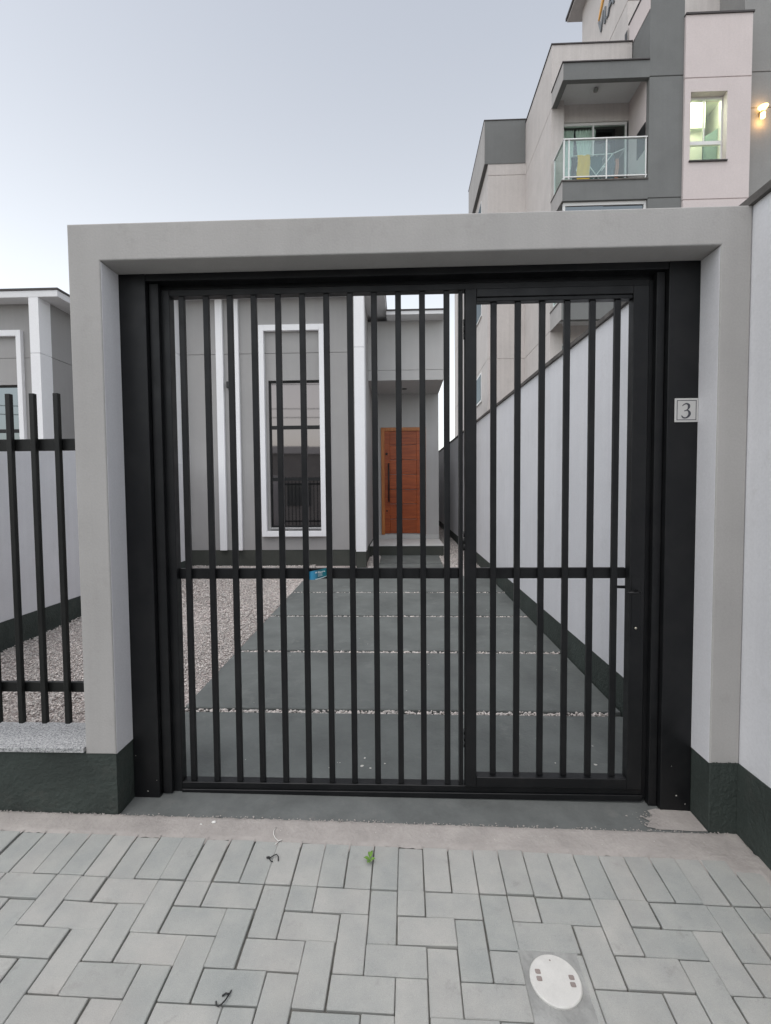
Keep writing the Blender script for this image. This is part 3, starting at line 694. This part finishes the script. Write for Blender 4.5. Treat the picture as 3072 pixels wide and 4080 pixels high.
# front door
fd = bpy.data.objects.new('front_door', None); place(fd, (.02, 8.45, .53), hs_); tag(fd, 'red-brown panelled timber front door in an orange-brown frame')
Yd = 8.4895
box('door_frame', -.465, -.390, Yd - .035, Yd, .522, 2.860, frame_wood, fd, .004, 1)
box('door_frame', .432, .507, Yd - .035, Yd, .522, 2.860, frame_wood, fd, .004, 1)
fr = box('door_frame', -.3895, .4315, Yd - .035, Yd, 2.785, 2.860, frame_wood, fd, .004, 1)
box('stile', -.3895, -.273, Yd - .020, Yd, .545, 2.784, door_wood, fd, .003, 1); box('stile', .309, .4315, Yd - .020, Yd, .545, 2.784, door_wood, fd, .003, 1)
zl = [2.784, 2.482, 2.157, 1.841, 1.512, 1.195, .861, .545]
for a, b in zip(zl[1:], zl[:-1]): box('panel', -.2725, .3085, Yd - .018, Yd, a + .004, b - .004, door_wood, fd, .007, 2)
hd = tube('pull_handle', [(-.300, Yd - .065, 1.24), (-.300, Yd - .065, 2.085)], .017, black_plastic, fd, 10)
for z in (1.35, 1.97): tube('handle_stub', [(-.300, Yd - .02, z), (-.300, Yd - .062, z)], .009, black_plastic, fd)
tube('lock', [(-.345, Yd - .0195, 2.286), (-.345, Yd - .032, 2.286)], .028, black_plastic, fd, 14); tube('lock', [(-.345, Yd - .0195, 1.042), (-.345, Yd - .028, 1.042)], .018, black_plastic, fd, 14)
house('neighbour_house', (-8, 6.2, .2), 'grey neighbouring house with white eave and pilaster seen past the black fence', -9.6, -6.115, -7.75, -6.615, [(-9.0, -8.88), (-8.7, -8.6)], win_glass_dark)
# far end of the plot
bk = thing('rear_wall', (-1, 17, .5), 'plain grey wall closing the far end of the side passage', 'wall')
box('wall_face', -6, .99, 17.0, 17.15, .2, 2.5, apt_side, bk); box('coping', -6, .99, 16.98, 17.17, 2.5005, 2.53, coping_m, bk)
for w_ in (hs_,): pass

# ------------------------------------------------------------------ apartment building
ap = thing('apartment_building', (8, 14, 0), 'tall grey and pale apartment block with balconies rising over the boundary wall', 'building')
XB0, XB1, YB = 3.74, 5.68, 9.5; GZ = [2.75, 5.455, 8.165, 10.86]
grooved('pillar', XB1, 6.44, YB, 10.52, .2, 12.93, GZ, apt_dark, ap, .03, .02)
box('pillar_cap', XB1 - .03, 6.45, YB - .02, 10.54, 12.9305, 12.965, roof_edge, ap)
box('pillar_side', XB1 - .012, XB1 - .0005, YB + .005, 10.515, 12.34, 12.925, apt_pink, ap)
grooved('stair_tower', 6.4405, 7.905, YB - .06, 12.5, .2, 8.9, [2.65, 5.36, 8.07], apt_pink, ap, .025, .02)
# stair window opening: X 6.575..7.385, Z 8.91..10.44
grooved('stair_tower', 6.4405, 6.575, YB - .06, 9.75, 8.9005, 12.11, [10.745], apt_pink, ap, .025, .02); grooved('stair_tower', 7.385, 7.905, YB - .06, 9.75, 8.9005, 12.11, [10.745], apt_pink, ap, .025, .02)
grooved('stair_tower', 6.5755, 7.3845, YB - .06, 9.75, 10.44, 12.11, [10.745], apt_pink, ap, .025, .02)
box('stair_tower_cap', 6.43, 7.93, YB - .085, 12.5, 12.1105, 12.15, roof_edge, ap)
grooved('grey_wall', 7.9055, 16, 9.72, 20, .2, 17, [4.9, 7.6, 10.25, 11.05], apt_grey, ap, .03, .02)
# main body
grooved('side_wall', 3.725, 4.03, 10.33, 12.815, .2, 12.355, GZ, apt_light, ap, .02, .015)
grooved('back_wall', 4.0305, 5.6795, 11.3, 12.815, .2, 12.30, [], apt_light, ap)
box('parapet', 4.0305, 5.66, 10.33, 10.48, 11.05, 12.355, apt_light, ap)
box('parapet_cap', 3.705, 5.68, 10.31, 12.83, 12.3555, 12.385, roof_edge, ap)
grooved('rear_block', 2.61, 16, 12.8155, 22, .2, 11.19, GZ, apt_light, ap, .02, .015)
box('rear_crown', 2.512, 3.71, 12.80, 16.2, 11.1905, 12.43, apt_dark, ap); box('rear_crown_side', 2.498, 2.5115, 12.81, 16.2, 11.1905, 12.43, apt_side, ap)
box('rear_crown_cap', 2.485, 3.724, 12.785, 16.2, 12.4305, 12.455, roof_edge, ap); box('rear_body', 3.7105, 16, 12.8155, 22, 11.1905, 12.34, apt_light, ap)
# roof tower with sign
grooved('roof_tower', 5.672, 16, 10.62, 13.72, 12.34, 16.3, [13.6], apt_light, ap, .03, .02)
box('roof_tower_eave', 5.32, 16, 10.3, 14.07, 16.3005, 16.36, apt_side, ap); box('roof_tower_roof', 5.28, 16, 10.26, 14.11, 16.3605, 16.44, roof_edge, ap)
box('slot_window', 5.662, 5.6715, 10.625, 10.75, 12.45, 12.90, simple('slot_dark', (.03, .03, .03), .5), ap)
sg = simple('sign_grey', (.19, .205, .22), .5); sy_m = simple('sign_yellow', (.80, .42, .09), .45)
for ch, yy, zz in (('V', 12.40, 14.30), ('I', 12.03, 14.30), ('.', 11.90, 14.30), ('A', 11.78, 14.30)):
    text_mesh('sign_letter', ch, .62, .02, sg, (5.648, yy, zz), (math.radians(90), 0, math.radians(-90)), ap)
prism_yz('sign_swoosh', [(12.40, 14.72), (12.28, 14.82), (11.98, 15.10), (11.80, 15.5), (11.92, 15.5), (12.12, 15.16), (12.34, 14.86)], 5.63, 5.667, sy_m, ap)
# balconies, one per floor
for k, zf in enumerate((3.19, 5.895, 8.60)):
    b = bpy.data.objects.new('balcony', None); place(b, (4.7, 10, zf), ap)
    box('slab_front', XB0, XB1 - .0005, YB, YB + .13, zf - .445, zf - .012, apt_dark, b); box('slab_side', XB0 - .012, XB0 - .0005, YB + .002, 10.329, zf - .445, zf - .012, apt_side, b)
    box('slab', XB0, XB1 - .0005, YB + .1305, 11.2995, zf - .16, zf - .012, apt_light, b)
    box('slab_trim', XB0 - .025, XB1 - .0005, YB - .02, 10.329, zf - .0115, zf + .02, coping_m, b)
    zt_ = zf + .97
    box('handrail', XB0 + .02, XB1 - .01, YB + .02, YB + .075, zt_ - .026, zt_, white_alu, b); box('handrail', XB0 + .02, XB0 + .065, YB + .0755, 10.28, zt_ - .026, zt_, white_alu, b)
    box('bottom_rail', XB0 + .04, XB1 - .01, YB + .03, YB + .065, zf + .10, zf + .125, white_alu, b); box('bottom_rail', XB0 + .03, XB0 + .055, YB + .0755, 10.28, zf + .10, zf + .125, white_alu, b)
    for x in (XB0 + .03, XB0 + .14, 4.735, XB1 - .055): box('baluster', x, x + .026, YB + .028, YB + .066, zf + .0205, zt_ - .0265, white_alu, b)
    box('baluster', XB0 + .03, XB0 + .06, 10.22, 10.26, zf + .0205, zt_ - .0265, white_alu, b)
    box('glass_panel', XB0 + .07, 4.733, YB + .042, YB + .052, zf + .126, zt_ - .036, rail_glass, b); box('glass_panel', 4.772, XB1 - .057, YB + .042, YB + .052, zf + .126, zt_ - .036, rail_glass, b)
    box('glass_panel', XB0 + .038, XB0 + .048, YB + .08, 10.215, zf + .126, zt_ - .036, rail_glass, b)
    # recess: back wall with the sliding door
    box('beam', 4.0305, 5.6795, 10.48, 10.62, zf + 2.02, zf + 2.44, apt_light, b); box('ceiling', XB0 + .02, 5.6795, YB + .13, 10.62 if k < 2 else 11.05, zf + 2.4405, zf + 2.46, soffit_white, b)
    box('recess_side', 5.668, 5.6795, YB + .135, 10.4795, zf + .0205, zf + 2.44, apt_pink, b); box('recess_side', 4.0305, 4.034, 10.4805, 11.27, zf, zf + 2.4, apt_pink, b)
    sd_ = bpy.data.objects.new('sliding_door', None); place(sd_, (4.85, 10.55, zf), b)
    for a, c in ((4.035, 4.075), (4.80, 4.84), (5.605, 5.645)): box('frame', a, c, 10.52, 10.57, zf, zf + 1.955, white_alu, sd_)
    box('frame', 4.035, 5.645, 10.515, 10.575, zf + 1.9555, zf + 2.019, white_alu, sd_)
    box('pane', 4.0755, 4.7995, 10.54, 10.548, zf + .02, zf + 1.955, pane_glass, sd_); box('pane', 4.8405, 5.6045, 10.54, 10.548, zf + .02, zf + 1.955, pane_glass, sd_)
    box('room_back', 4.0305, 5.6795, 11.28, 11.2995, zf, zf + 2.4, simple('room_dark_wall', (.05, .05, .052), .8), b)
gz_ = bpy.data.objects.new('glazed_balcony', None); place(gz_, (4.7, 9.6, 5.9), ap)
box('frame', XB0 + .04, XB1 - .0005, 9.56, 9.62, 8.075, 8.150, white_alu, gz_); box('frame', XB0 + .04, XB0 + .085, 9.56, 9.62, 6.875, 8.0745, white_alu, gz_); box('frame', 5.62, XB1 - .0005, 9.56, 9.62, 6.875, 8.0745, white_alu, gz_)
box('pane', XB0 + .0855, 4.70, 9.585, 9.592, 6.875, 8.0745, win_glass_dark, gz_); box('pane', 4.705, 5.6195, 9.595, 9.602, 6.875, 8.0745, win_glass_dark, gz_)
# canopy over the top balcony
can = bpy.data.objects.new('canopy', None); place(can, (4.7, 9.9, 11), ap)
box('canopy_front', XB0, XB1 - .0005, YB - .001, YB + .12, 10.85, 11.225, apt_dark, can); box('canopy_side', XB0 - .012, XB0 - .0005, YB, 10.329, 10.85, 11.225, apt_side, can)
box('canopy_inner', XB0, XB0 + .12, YB + .1205, 10.329, 10.85, 11.04, apt_dark, can); box('canopy_top', XB0, XB1 - .0005, YB + .1205, 10.329, 11.0605, 11.225, apt_dark, can)
box('canopy_trim', XB0 - .03, XB1 - .0005, YB - .025, 10.329, 11.2255, 11.25, roof_edge, can)
box('ceiling_lamp', 4.62, 4.72, 9.95, 10.05, 10.955, 11.0395, simple('lamp_frosted', (.28, .28, .27), .4), can, .03)
wp = simple('opening_dark', (.02, .02, .022), .4)
box('side_opening', 5.655, 5.6675, 9.62, 10.02, 9.35, 9.95, wp, ap)
# windows on the rear block's side
for z in (4.40, 7.15, 9.85):
    w_ = bpy.data.objects.new('window', None); place(w_, (2.6, 14.4, z), ap)
    box('frame', 2.590, 2.6095, 13.9, 14.9, z, z + .92, white_alu, w_); box('pane', 2.583, 2.5895, 13.95, 14.85, z + .05, z + .87, win_glass_dark, w_)
    box('sill', 2.57, 2.6095, 13.86, 14.94, z - .035, z - .0005, white_alu, w_)
# lit stair window with its room
sw = bpy.data.objects.new('stair_window', None); place(sw, (6.98, 9.6, 8.92), ap); tag(sw, 'lit stairwell window with pale green light')
for a, b_ in ((6.577, 6.607), (7.353, 7.383)): box('frame', a, b_, 9.60, 9.65, 8.925, 10.435, white_alu, sw)
box('frame', 6.6075, 7.3525, 9.60, 9.65, 10.385, 10.435, white_alu, sw); box('frame', 6.6075, 7.3525, 9.60, 9.65, 8.925, 8.955, white_alu, sw)
box('transom', 6.6075, 7.3525, 9.59, 9.65, 9.375, 9.455, white_alu, sw); box('mullion', 6.965, 6.985, 9.60, 9.65, 9.4555, 10.3845, white_alu, sw)
box('pane', 6.6075, 6.9645, 9.62, 9.626, 9.4555, 10.3845, pane_glass, sw); box('pane', 6.9855, 7.3525, 9.62, 9.626, 9.4555, 10.3845, pane_glass, sw); box('pane', 6.6075, 7.3525, 9.62, 9.626, 8.9555, 9.3745, pane_glass, sw)
box('sill', 6.55, 7.40, 9.405, 9.65, 8.895, 8.9245, roof_edge, sw)
rw = simple('stairwell_paint', (.78, .80, .68), .8); rg = simple('stair_soffit_green', (.15, .22, .20), .6)
box('room_floor', 6.4405, 7.9045, 9.7505, 12.4, 8.9005, 8.95, rw, sw); box('room_ceiling', 6.4405, 7.9045, 9.7505, 12.4, 11.0, 11.05, rw, sw)
box('room_wall', 6.4405, 6.47, 9.7505, 12.4, 8.9505, 11.0, rw, sw); box('room_wall', 7.875, 7.9045, 9.7505, 12.4, 8.9505, 11.0, rw, sw); box('room_wall', 6.4705, 7.8745, 12.37, 12.4, 8.9505, 11.0, rw, sw)
box('room_partition', 6.4705, 7.42, 10.40, 10.46, 8.9505, 10.25, simple('stair_partition_paint', (.62, .62, .52), .8), sw); box('room_beam', 6.4705, 7.42, 10.30, 10.46, 10.2505, 10.9995, rw, sw)
prism_yz('stair_flight', [(9.80, 8.96), (10.15, 8.96), (11.9, 10.4), (11.9, 10.62), (9.80, 9.9)], 7.45, 7.87, rg, sw)
lp = bpy.data.objects.new('room_lamp', mesh_from_bm('room_lamp', box_bm(.4, .3, .03), emis('stair_lamp_glow', (1, 1, .82), 12))); place(lp, (7.0, 10.02, 10.98), sw)
pl = bpy.data.lights.new('stair_light', 'POINT'); pl.energy = 20; pl.color = (1, 1, .87); pl.shadow_soft_size = .15
po = bpy.data.objects.new('stair_light', pl); COL.objects.link(po); po.location = (7.0, 10.02, 10.70)
# wall lamp
wl = thing('wall_lamp', (8.30, 9.71, 10.08), 'lit up-and-down wall lamp glowing warm on the grey apartment wall', 'lamp')
lm = simple('lamp_body', (.25, .2, .15), .5)
box('bracket', 8.27, 8.33, 9.62, 9.7195, 10.05, 10.14, lm, wl, .006)
gl = emis('warm_lamp_glow', (1.0, .60, .20), 4)
tube('shade', [(8.30, 9.62, 10.06), (8.30, 9.62, 9.95)], [.05, .05], gl, wl, 14); tube('shade', [(8.30, 9.62, 10.12), (8.30, 9.62, 10.20)], [.05, .105], gl, wl, 14)
for z, e_ in ((9.90, 2.2), (10.26, 1.3)):
    q = bpy.data.lights.new('wall_lamp_light', 'POINT'); q.energy = e_; q.color = (1, .55, .2); q.shadow_soft_size = .04
    qo = bpy.data.objects.new('wall_lamp_light', q); COL.objects.link(qo); qo.location = (8.30, 9.60, z)

# things on the balcony
def cloth(name, pts, mat, par=None, th=.008):
    """hanging cloth: list of (x,y,z) rows"""
    nr, ncol = len(pts), len(pts[0]); v = [p for r in pts for p in r]; v += [(p[0], p[1] + th, p[2]) for p in list(v)]; k = nr * ncol; f = []
    for j in range(nr - 1):
        for i in range(ncol - 1):
            a = j * ncol + i; f.append((a, a + 1, a + ncol + 1, a + ncol)); f.append((k + a, k + a + ncol, k + a + ncol + 1, k + a + 1))
    return pyd(name, v, f, mat, par, smooth=True)
def curtain(x0, x1, taper, z0, z1, y, mat, label, n=40):
    rows_ = []
    for j in range(9):
        t = j / 8; z = z1 + (z0 - z1) * t; xa = x0 + (taper[0] - x0) * t; xb = x1 + (taper[1] - x1) * t
        rows_.append([(xa + (xb - xa) * i / n, y + .03 * math.sin(i * 1.15 + .4 * math.sin(t * 3)), z) for i in range(n + 1)])
    return tag(cloth('curtain', rows_, mat), label, 'curtain')
cur = simple('pale_curtain', (.80, .85, .82), .9)
curtain(4.07, 4.40, (4.07, 4.34), 8.64, 10.55, 10.66, cur, 'pale curtain hanging straight at the pillar end of the top balcony door')
curtain(4.42, 4.95, (4.62, 4.72), 8.80, 10.55, 10.66, cur, 'pale curtain tied to a point beside the middle frame of the top balcony door')
rk = thing('drying_rack', (4.6, 9.85, 8.61), 'white folding clothes drying rack on the top balcony', 'drying rack')
wt = simple('white_wire', (.75, .75, .74), .4)
for ya in (9.68, 10.12):
    tube('leg', [(4.22, ya, 9.30), (4.72, ya, 8.625)], .011, wt, rk, 6); tube('leg', [(4.95, ya, 9.30), (4.42, ya, 8.625)], .011, wt, rk, 6)
    tube('rail', [(3.98, ya, 9.27), (4.95, ya, 9.30), (5.25, ya, 9.42)], .010, wt, rk, 6)
for x, z in ((4.0, 9.27), (4.2, 9.28), (4.4, 9.285), (4.6, 9.29), (4.8, 9.295), (5.24, 9.42)): tube('wire', [(x, 9.68, z), (x, 10.12, z)], .006, wt, rk, 6)
def hang(name, label, cat, x0, x1, z0, z1, y, mat, group=None):
    rows_ = [[(x0 + (x1 - x0) * i / 10 + .012 * math.sin(j), y + .012 * math.sin(i * 1.3 + j * .4), z1 + (z0 - z1) * j / 6 + .008 * math.sin(i)) for i in range(11)] for j in range(7)]
    return tag(cloth(name, rows_, mat), label, cat, group)
hang('towel', 'yellow towel hanging over the balcony drying rack', 'towel', 4.13, 4.42, 8.72, 9.275, 9.655, simple('yellow_cotton', (.78, .47, .07), .95))
hang('garment', 'dark grey garment hanging at the pale wall end of the balcony drying rack', 'clothes', 4.00, 4.12, 8.78, 9.26, 9.70, simple('dark_grey_cotton', (.06, .065, .075), .95))
hang('garment', 'dark teal garment hanging next to the yellow towel on the balcony rack', 'clothes', 4.45, 4.72, 8.74, 9.28, 9.72, simple('teal_cotton', (.06, .11, .12), .95))
hang('garment', 'slate blue garment under the raised wing of the balcony rack', 'clothes', 4.82, 5.02, 8.72, 9.32, 9.75, simple('slate_cotton', (.09, .12, .15), .95))
hang('garment', 'narrow salmon garment at the outer end of the balcony rack', 'clothes', 5.04, 5.12, 8.70, 9.22, 9.74, simple('salmon_cotton', (.48, .22, .16), .95))

# ------------------------------------------------------------------ across the street (seen only in the window)
oh = thing('house_across_street', (-3, -16, -.6), 'pale house with white gable band on the far side of the street, mirrored in the window', 'house')
box('wall', -14, 2.2, -24, -15.5, -.9, 3.9, apt_side, oh); box('wall', 2.8, 13, -24, -16.5, -.9, 4.6, apt_light, oh)
box('parapet', -14.2, 2.4, -24, -15.3, 3.9005, 4.35, trim_white, oh); box('parapet', 2.6, 13.2, -24, -16.3, 4.6005, 5.0, trim_white, oh)
for x in (-11, -7.2, -3.2, 5, 9): box('window', x, x + 1.5, -15.49 if x < 0 else -16.49, -15.42 if x < 0 else -16.42, .6, 2.0, win_glass_dark, oh)
box('garage_door', -5.6, -3.4, -15.49, -15.44, -.7, 1.9, apt_dark, oh) if False else None
for z, label in ((5.3, 'lowest dark power cable strung along the far side of the street'), (5.75, 'middle dark power cable strung along the far side of the street'), (7.0, 'topmost dark power cable strung along the far side of the street')):
    tag(tube('power_cable', [(x, -10.2, z + .0009 * x * x) for x in range(-40, 41, 5)], .018, black_plastic, None, 6), label, 'cable', 'power cables along the street')

# ------------------------------------------------------------------ small things on the pavement
leaf_m = simple('weed_leaf', (.13, .26, .035), .6)
wee = thing('weed', (-.146, -.21, pz(-.146, -.21)), 'small bright green weed growing in a paver joint', 'weed')
def leaf(name, base, dirx, diry, l, w, par, lift=.010, mat=leaf_m):
    d = Vector((dirx, diry, 0)).normalized(); s = Vector((-d.y, d.x, 0)); b = Vector(base); v = []; 
    for t, q in ((0, .12), (.25, .8), (.5, 1), (.75, .62), (1, .02)):
        c = b + d * l * t + Vector((0, 0, lift * math.sin(t * 2.4)))
        v += [c - s * w * q / 2 + Vector((0, 0, .002)), c, c + s * w * q / 2 + Vector((0, 0, .002))]
    f = []
    for i in range(4):
        a = 3 * i; f += [(a, a + 1, a + 4, a + 3), (a + 1, a + 2, a + 5, a + 4)]
    return pyd(name, v, f, mat, par)
wz = pz(-.146, -.215) + .004
tube('stem', [(-.146, -.222, wz - .012), (-.1465, -.21, wz + .004), (-.147, -.18, wz + .006)], .0016, leaf_m, wee, 6)
for dx, dy, l, w, bx0, by0 in ((-1, .25, .026, .017, -.146, -.216), (1, .15, .021, .016, -.145, -.218), (-.35, -1, .020, .014, -.147, -.220), (.25, 1, .036, .013, -.147, -.205), (-.3, 1, .024, .011, -.147, -.20), (.5, -1, .014, .010, -.145, -.219)):
    leaf('leaf', (bx0, by0, wz + .004), dx, dy, l, w, wee)
tie_m = simple('black_tie_plastic', (.014, .014, .015), .4)
def onp(x, y, h=.004): return (x, y, pz(x, y) + h)
t1 = thing('plastic_tie', onp(-.545, -.22), 'curled black plastic tie on the row of pavers next to the mortar strip', 'plastic tie')
tube('strap', [onp(-.562, -.214), onp(-.552, -.211), onp(-.540, -.207, .010), onp(-.528, -.206, .014), onp(-.520, -.212, .010), onp(-.517, -.226)], .0022, tie_m, t1, 6)
tube('tail', [onp(-.556, -.213), onp(-.552, -.222), onp(-.545, -.228), onp(-.538, -.231)], .0020, tie_m, t1, 6); tube('head', [onp(-.568, -.213, .005), onp(-.556, -.2125, .006)], .004, tie_m, t1, 6)
t2 = thing('plastic_tie', onp(-.553, -.725), 'hooked black plastic tie lying on the herringbone pavers', 'plastic tie')
tube('strap', [onp(-.5385, -.702), onp(-.540, -.715, .008), onp(-.545, -.733, .010), onp(-.5535, -.7435, .008), onp(-.563, -.7455), onp(-.571, -.741), onp(-.574, -.733)], .0022, tie_m, t2, 6)
tube('tail', [onp(-.541, -.716, .008), onp(-.551, -.713, .007), onp(-.561, -.718)], .0026, tie_m, t2, 6)
st_m = simple('white_string', (.68, .67, .64), .9)
sg_ = thing('string', onp(-.55, -.1), 'short knotted white string across the mortar strip', 'string')
tube('cord', [onp(-.572, -.051), onp(-.576, -.070), onp(-.572, -.092), onp(-.560, -.110), onp(-.546, -.123), onp(-.538, -.127, .006), onp(-.546, -.136), onp(-.552, -.145)], .0017, st_m, sg_, 6)
tube('cord', [onp(-.540, -.126, .006), onp(-.533, -.121), onp(-.529, -.118)], .0017, st_m, sg_, 6)
chip_m = simple('white_chip', (.78, .77, .74), .8)
for (x, y, s), lab in (((-.858, -.032, .012), 'larger flat white plaster chip on the mortar strip'), ((-.910, -.045, .006), 'tiny white plaster chip on the mortar strip')):
    bm = bmesh.new(); bmesh.ops.create_icosphere(bm, subdivisions=1, radius=1); bmesh.ops.scale(bm, vec=(s, s * .65, s * .3), verts=bm.verts)
    for q in bm.verts: q.co *= random.uniform(.8, 1.15)
    o = bpy.data.objects.new('plaster_chip', mesh_from_bm('plaster_chip', bm, chip_m)); place(o, onp(x, y, .0015 + s * .25), None); tag(o, lab, 'chip', 'plaster chips on the mortar strip')
for i in range(60):
    x = random.uniform(-1.7, 1.3); y = random.uniform(-.105, -.02)
    s = random.uniform(.0012, .003); pyd('grit', [(x + s * math.cos(q), y + s * math.sin(q), pz(x, y) + .0042 + random.uniform(0, .001)) for q in (0, 1.5, 3, 4.6)], [(0, 1, 2, 3)], random.choice([mortar_grey, white_spot, mortar]), pave)
# grass by the gate jamb inside the fence
gt_ = thing('grass_tuft', (-1.54, .26, .0), 'thin tuft of dark grass between the fence and the gateway', 'grass')
gm = simple('grass_blade', (.06, .09, .03), .7)
for i in range(16):
    x = -1.545 + random.gauss(0, .03); y = .262 + random.gauss(0, .015); h_ = random.uniform(.28, .44) if i > 3 else .5; lx = random.gauss(0, .03)
    pyd('blade', [(x - .002, y, .0), (x + .002, y, .0), (x + lx * .6 + .0015, y + .005, h_ * .7), (x + lx * 1.6, y + .008, h_), (x + lx * .6 - .0015, y + .005, h_ * .7)], [(0, 1, 2, 3, 4)], gm, gt_)
